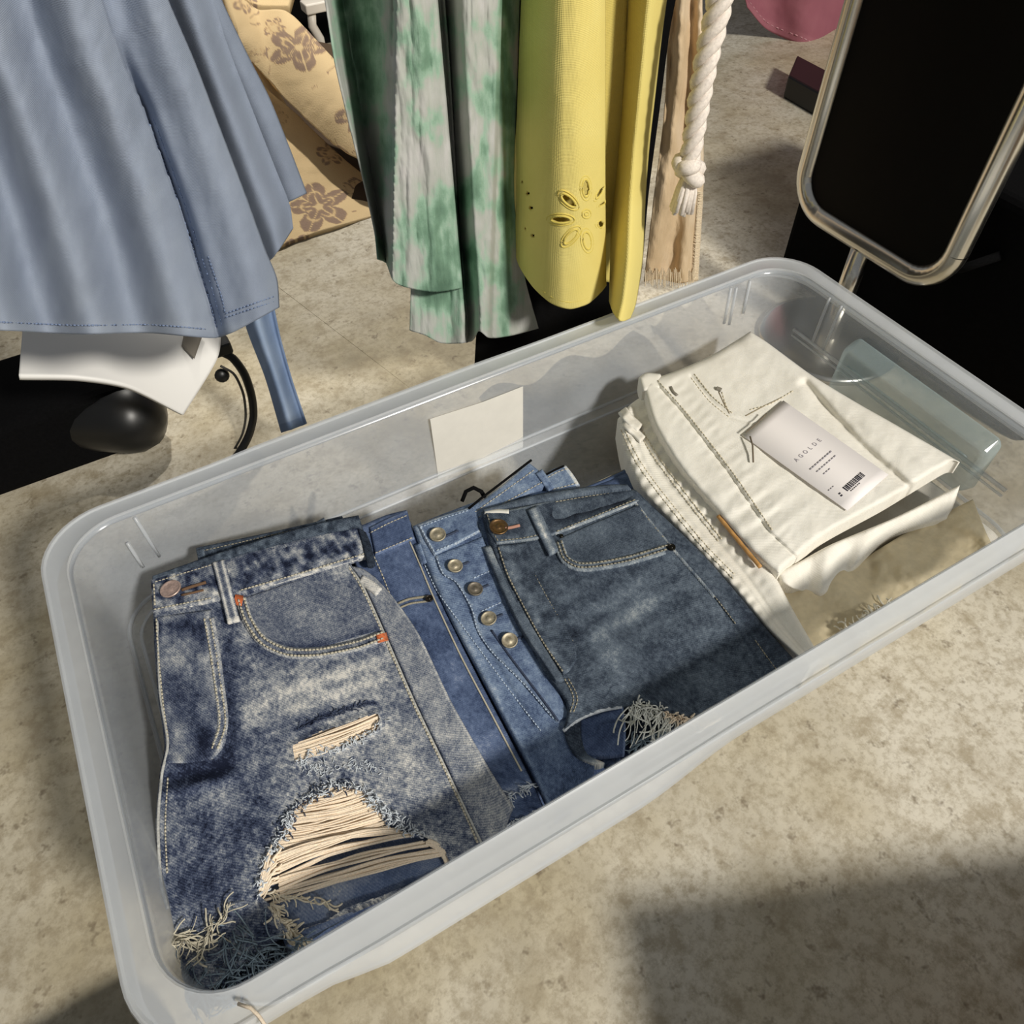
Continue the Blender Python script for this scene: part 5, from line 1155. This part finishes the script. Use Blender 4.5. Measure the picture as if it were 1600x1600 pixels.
# ================================================================== BACKGROUND THINGS
# black sign panel in a chrome frame on a post
eS = empty('sign_stand', (1.0, .445, 0)); tag(eS, 'black sign panel in a rounded chrome frame on a post, right of the bin', 'sign stand')
sx, yc, hw, z0_, z1_, rr = 1.0, .445, .122, .158, .60, .05
P = []
for (cy, cz, a0_) in ((yc - hw + rr, z0_ + rr, 180), (yc + hw - rr, z0_ + rr, 270), (yc + hw - rr, z1_ - rr, 0), (yc - hw + rr, z1_ - rr, 90)):
    for a in np.linspace(0, 90, 9): a_ = math.radians(a0_ + a); P.append((sx, cy + rr * math.cos(a_), cz + rr * math.sin(a_)))
P.append(P[0]); P2 = []
for a, b in zip(P[:-1], P[1:]):
    for k in range(4): P2.append(tuple(np.array(a) + (np.array(b) - a) * k / 4))
P2.append(P2[0]); MB().tube(P2, .0135, 14, cap=False, ref=(1, 0, 0)).build('frame', CHROME, eS)
n = len(P) - 1; V = [(sx - .004, y, z) for _, y, z in P[:-1]] + [(sx + .004, y, z) for _, y, z in P[:-1]]
F = [tuple(range(n)), tuple(range(n, 2 * n))[::-1]] + [(i, (i + 1) % n, n + (i + 1) % n, n + i) for i in range(n)]
mesh('panel', V, F, plain('black_sign_panel', (4, 4, 5), .5, Specular_IOR_Level=.1), eS, smooth=False)
MB().tube([(sx, yc, .006), (sx, yc, .08), (sx, yc, z0_ - .008)], .0135, 12).build('post', CHROME, eS)
MB().lathe((sx, yc, 0), [(.10, 0), (.10, .006), (.092, .009), (.02, .012)], 32).build('base', CHROME, eS)
# black fabric crate behind it
ex = empty('fabric_crate', (1.2, .40, 0)); tag(ex, 'black fabric storage crate on the floor behind the chrome framed sign', 'crate')
pA = on_x(1262., 270., 1.06); 
bevel(MB().box((1.055, .16, 0), (1.40, float(pA[1]) + .002, .26)).build('body', BLK, ex, smooth=False), .012, 3)
MB().tube([(1.052, .30, .20), (1.040, .33, .17), (1.040, .40, .17), (1.052, .43, .20)], .006, 8).build('handle', BLACK, ex)
# floral cloth folded on the floor at the back
FL = [(466, 82, 46), (432, 52, 22), (402, 92, 16), (556, 185, 34), (498, 330, 50), (515, 245, 26), (440, 190, 16), (548, 300, 18), (470, 395, 30), (380, 10, 26), (425, 300, 26)]
def floral():
    t = NT('floral_canvas'); m_ = t.attr('motif').outputs['Fac']; co = t.coord()
    wv = t.noise(420, co, 3, .6); f = t.math('ADD', m_, t.math('MULTIPLY', t.math('SUBTRACT', wv, .5), .5))
    t.bsdf(t.ramp(f, [(.25, lin((222, 196, 152))), (.48, lin((206, 176, 134))), (.62, lin((168, 144, 120))), (1, lin((146, 124, 110)))]), .95, wv, .4, .002, Specular_IOR_Level=.1)
    return t.m
FLOR = floral()
def motif(u, v, x, y):
    m = .15 + .25 * (fbm(x * .06, y * .06, 241) - .5)
    for i, (cx, cy, R) in enumerate(FL):
        a, b = x - cx, (y - cy) * 1.15; r = np.hypot(a, b); th = np.arctan2(b, a) + i * 1.1
        pet = R * (.40 + .60 * np.abs(np.cos(2.5 * th + .3 * np.sin(th * 2 + i))) ** .6) * (1 + .25 * (fbm(x * .08, y * .08, 242 + i) - .5))
        mk = sst(0, 5, pet - r)
        vein = np.maximum(np.exp(-(np.sin(2.5 * th) * r / 3.0) ** 2), np.exp(-((r - pet * .55) / 2.5) ** 2) * .8)
        m = np.maximum(m, mk * (.9 - .75 * vein) * sst(2, 9, r))
    br = np.abs(fbm(x * .016, y * .016, 250, 3) - .5) < .012
    return np.maximum(m, .75 * br * (fbm(x * .03, y * .03, 251) > .5))
efl = empty('floral_cloth', (.55, 1.15, 0)); tag(efl, 'tan cloth with brown flower print folded on the floor behind the hanging clothes', 'cloth')
fold = lambda u, v, x, y: .02 * (fbm(x * .012, y * .012, 252) - .5)
lo = panel('lower_fold', [(300, 20, 1.55), (345, 50, 1.55), (392, 98, 1.45)], [(392, 98, 1.45), (450, 168, 1.38), (520, 240, 1.29), (580, 290, 1.22), (620, 335, 1.12)], [(415, 397, 1.115), (500, 366, 1.115), (620, 328, 1.115)], [(300, 20, 1.55), (360, 220, 1.3), (415, 397, 1.115)], 1.2, FLOR, efl, 2.6, 'y', fold, {'motif': motif})
solid(lo.o, .02, 0)
upf = panel('upper_fold', [(345, -20, 1.60), (400, 22, 1.56), (445, 24, 1.50), (485, 62, 1.44), (540, 120, 1.36), (640, 200, 1.28)], [(640, 200, 1.28), (650, 260, 1.22), (660, 315, 1.13)], [(382, 84, 1.43), (450, 158, 1.34), (520, 222, 1.25), (580, 262, 1.17), (660, 315, 1.13)], [(345, -20, 1.60), (365, 40, 1.50), (382, 84, 1.43)], 1.3, FLOR, efl, 2.6, 'y', lambda u, v, x, y: fold(u, v, x, y) - .03 * np.sin(math.pi * np.clip(v, 0, 1)), {'motif': motif})
solid(upf.o, .02, 0)
tpf = panel('top_fold', [(330, -60, 1.75), (400, -60, 1.72), (470, -60, 1.7)], [(470, -60, 1.7), (462, -20, 1.62), (452, 18, 1.56)], [(340, -25, 1.62), (395, 14, 1.59), (452, 18, 1.56)], [(330, -60, 1.75), (335, -40, 1.68), (340, -25, 1.62)], 1.6, FLOR, efl, 2.6, 'y', fold, {'motif': motif})
solid(tpf.o, .02, 0)
# core of the folded cloth so it rests on the floor
V = []; 
for (x, y, z) in [(.30, 1.15, 0), (.72, 1.15, 0), (.80, 1.75, 0), (.33, 1.75, 0)]: V.append((x, y, z))
pc = [on_y(420., 380., 1.16), on_y(600., 325., 1.16), on_y(560., 60., 1.70), on_y(330., 5., 1.70)]
V += [tuple(np.array(p) - np.array((0, -.02, .03))) for p in pc]; V = [(x, y, max(z, .0)) for x, y, z in V]
V[4] = (V[4][0], V[4][1], .012); V[5] = (V[5][0], V[5][1], .012)
MB().hexa(V).build('inner_fold', plain('dark_brown_cloth', (70, 54, 38), .95), efl, smooth=False)
# black box and white rack foot at the top
exb = empty('black_box', (.80, 2.15, 0)); tag(exb, 'black box on the floor far behind the green tie-dye dress', 'box')
cB = on_z(np.array([450., 545.]), np.array([62., 100.]), 0.0)
bevel(MB().box((float(cB[0][0]) - .06, 1.95, 0), (float(cB[1][0]) + .25, 2.35, .22)).build('body', BLK, exb, smooth=False), .01)
ewf = empty('metal_rack', (.86, 1.8, 0)); tag(ewf, 'low white metal rack between the flower print cloth and the green dress', 'rack')
WMET = plain('white_metal', (226, 218, 206), .4)
q = on_y(np.array([474., 500., 530.]), np.array([14., 12., 8.]), 1.78); q2 = on_y(np.array([480., 488., 500.]), np.array([20., 40., 60.]), 1.78)
bevel(MB().box((q[0][0], 1.76, q[0][2] - .008), (q[0][0] + .22, 1.80, q[0][2] + .012)).build('top_bar', WMET, ewf, smooth=False), .003)
MB().tube([q2[0] + np.array([.01, 0, 0]), q2[1], q2[2], (q2[2][0], 1.78, .005)], .010, 8).build('leg', WMET, ewf)
MB().tube([(q[0][0] + .2, 1.78, q[0][2]), (q[0][0] + .2, 1.78, .3 * q[0][2]), (q[0][0] + .2, 1.78, .004)], .010, 8).build('leg', WMET, ewf)
# pink skirt hanging at the far right
ep = empty('pink_skirt', (1.75, 1.35, .05)); tag(ep, 'dusty pink denim skirt with a stitched hem hanging at the upper right', 'skirt')
pk = panel('body', [(1150, -60), (1250, -60), (1400, -60), (1560, -60)], [(1560, -60), (1550, 0), (1545, 30)], [(1168, 12), (1198, 46), (1250, 70), (1300, 95), (1345, 88), (1400, 30), (1545, 30)], [(1150, -60), (1160, -20), (1168, 12)], 1.35, PINK, ep, 3, 'y',
           lambda u, v, x, y: .03 * np.sin(u * 16) + .01 * (fbm(x * .02, y * .02, 261) - .5), {'dye': lambda u, v, x, y: .5 + .3 * (fbm(x * .04, y * .03, 262) - .5) + .12 * (v > .84)}, up_to=(1.0, 1.82, .5), thick=.002)
mb = MB(); stitches(mb, pk, [(1172, 4), (1200, 36), (1252, 58), (1300, 80), (1340, 76)], up=.001, r=.0011, dash=5, gap=3); mb.build('stitching', plain('pink_stitching', (190, 140, 148), .9), kind='stuff', parent=ep)
ebr = empty('clothes_rail', (1.8, 1.37, 0)); tag(ebr, 'shorter chrome clothes rail carrying the pink skirt', 'clothes rail')
MB().tube([(1.2, 1.37, 1.0), (1.8, 1.37, 1.0), (2.6, 1.37, 1.0)], .012, 10).build('rail', CHROME, ebr)
for x in (1.22, 2.58): pass
MB().tube([(2.58, 1.37, 0), (2.58, 1.37, .5), (2.58, 1.37, 1.0)], .012, 10).build('post', CHROME, ebr)
fA, fB, fC = on_z(1243., 92., .045), on_z(1232., 118., .045), on_z(1290., 150., .045)
ebf = empty('floor_plinth', (1.66, 1.15, 0)); tag(ebf, 'low flat black plinth on the floor under the pink skirt', 'plinth')
d1 = fC - fB; d1 /= np.linalg.norm(d1); d2 = fA - fB; d2n = d2 / np.linalg.norm(d2)
c = [fB, fB + d1 * .30, fB + d1 * .30 + d2n * .12, fB + d2n * .12]
bevel(MB().hexa([(p[0], p[1], 0) for p in c] + [tuple(p) for p in c]).build('plate', BLACKP, ebf, smooth=False), .004)
# white and black bag on the floor at the left
eb_ = empty('hand_bag', (.10, .70, 0)); tag(eb_, 'white and black bag with a looped black strap on the floor behind the bin', 'bag')
wbp = panel('white_flap', [(40, 470, .74), (200, 480, .74), (345, 512, .72)], [(345, 512, .72), (338, 562, .67), (284, 648, .62)], [(30, 590, .62), (120, 592, .62), (200, 606, .62), (284, 648, .62)], [(40, 470, .74), (30, 590, .62)], .66, plain('white_coated_cloth', (232, 230, 226), .5), eb_, 4, 'y', lambda u, v, x, y: -.006 * np.sin(math.pi * u))
solid(wbp.o, .006, 0)
gp = panel('grey_patch', [(290, 508, .712), (318, 520, .702)], [(318, 520, .702), (304, 560, .665)], [(284, 540, .68), (304, 560, .665)], [(290, 508, .712), (284, 540, .68)], .69, plain('grey_cloth_patch', (120, 114, 104), .9), eb_, 4, 'y', lambda u, v, x, y: 0 * x - .009)
solid(gp.o, .002, 0)
ra, rb = on_z(20., 640., .048), on_z(255., 655., .048)
m_ = MB(); t = np.linspace(0, 1, 16)[:, None]; m_.tube(ra + (rb - ra) * t, np.interp(t[:, 0], [0, .8, .9, .97, 1], [.047, .047, .042, .028, .008]), 20); m_.build('black_roll', BLACKP, eb_)
bevel(MB().box((-.12, float(rb[1]) + .02, 0), (float(rb[0]) - .02, float(rb[1]) + .16, .10)).build('base', BLK, eb_, smooth=False), .01)
sp = crom([(322, 543), (345, 550), (364, 560), (382, 585), (393, 618), (396, 650), (388, 682), (368, 715), (335, 742), (280, 768)], 50)
MB().tube(on_y(sp[:, 0], sp[:, 1], np.linspace(.70, .64, 50)), .0052, 8, ref=(0, 1, 0)).build('strap', BLACKP, eb_)
sp = crom([(345, 572), (366, 585), (380, 615), (384, 650), (378, 680), (360, 712)], 30)
MB().tube(on_y(sp[:, 0], sp[:, 1], .675), .0016, 6, ref=(0, 1, 0)).build('inner_strap', plain('dark_grey_cord', (60, 58, 54), .7), eb_)
k1 = on_y(332., 546., .698); bevel(MB().box(tuple(k1 - .009), tuple(k1 + np.array([.022, .010, .008]))).build('strap_clip', BLACKP, eb_, smooth=False), .003)
k2 = on_y(347., 587., .69); MB().lathe(k2, [(.008, -.004), (.009, 0), (.007, .004)], 14, (0, -1, .3)).build('strap_button', BLACKP, eb_)
# dark knitwear on the floor left of the bin
bundle(-.20, -.035, -.07, .07, 0, .07, plain('dark_grey_knit', (52, 48, 44), .95, .6, 160, .9), 'dark grey folded knitwear on the floor left of the bin', 19, 'folded_knitwear', 'knitwear')
# unseen carton added below the frame to cast the lower right floor shadow
hC = .20; Lp = np.array(lamp.location); Fp = np.array([.303, -.017, 0.0])
cC = (Fp + (Lp - Fp) * (hC / Lp[2]))[:2]; dA = np.array([.235, -.098]); dA /= np.linalg.norm(dA); dB = np.array([-.385, -.92]); dB /= np.linalg.norm(dB)
c = [cC, cC + dB * .5, cC + dB * .5 + dA * .7, cC + dA * .7]
ecb = empty('shadow_carton', (*c[0], 0)); tag(ecb, 'unseen carton added in front of the bin to cast a floor shadow', 'carton')
MB().hexa([(*p, 0) for p in c] + [(*p, hC) for p in c]).build('body', plain('brown_cardboard', (150, 116, 80), .9, .1, 60), ecb, smooth=False)
print('carton px', pix(np.array([(*p, hC) for p in c] + [(*p, 0) for p in c])).round())
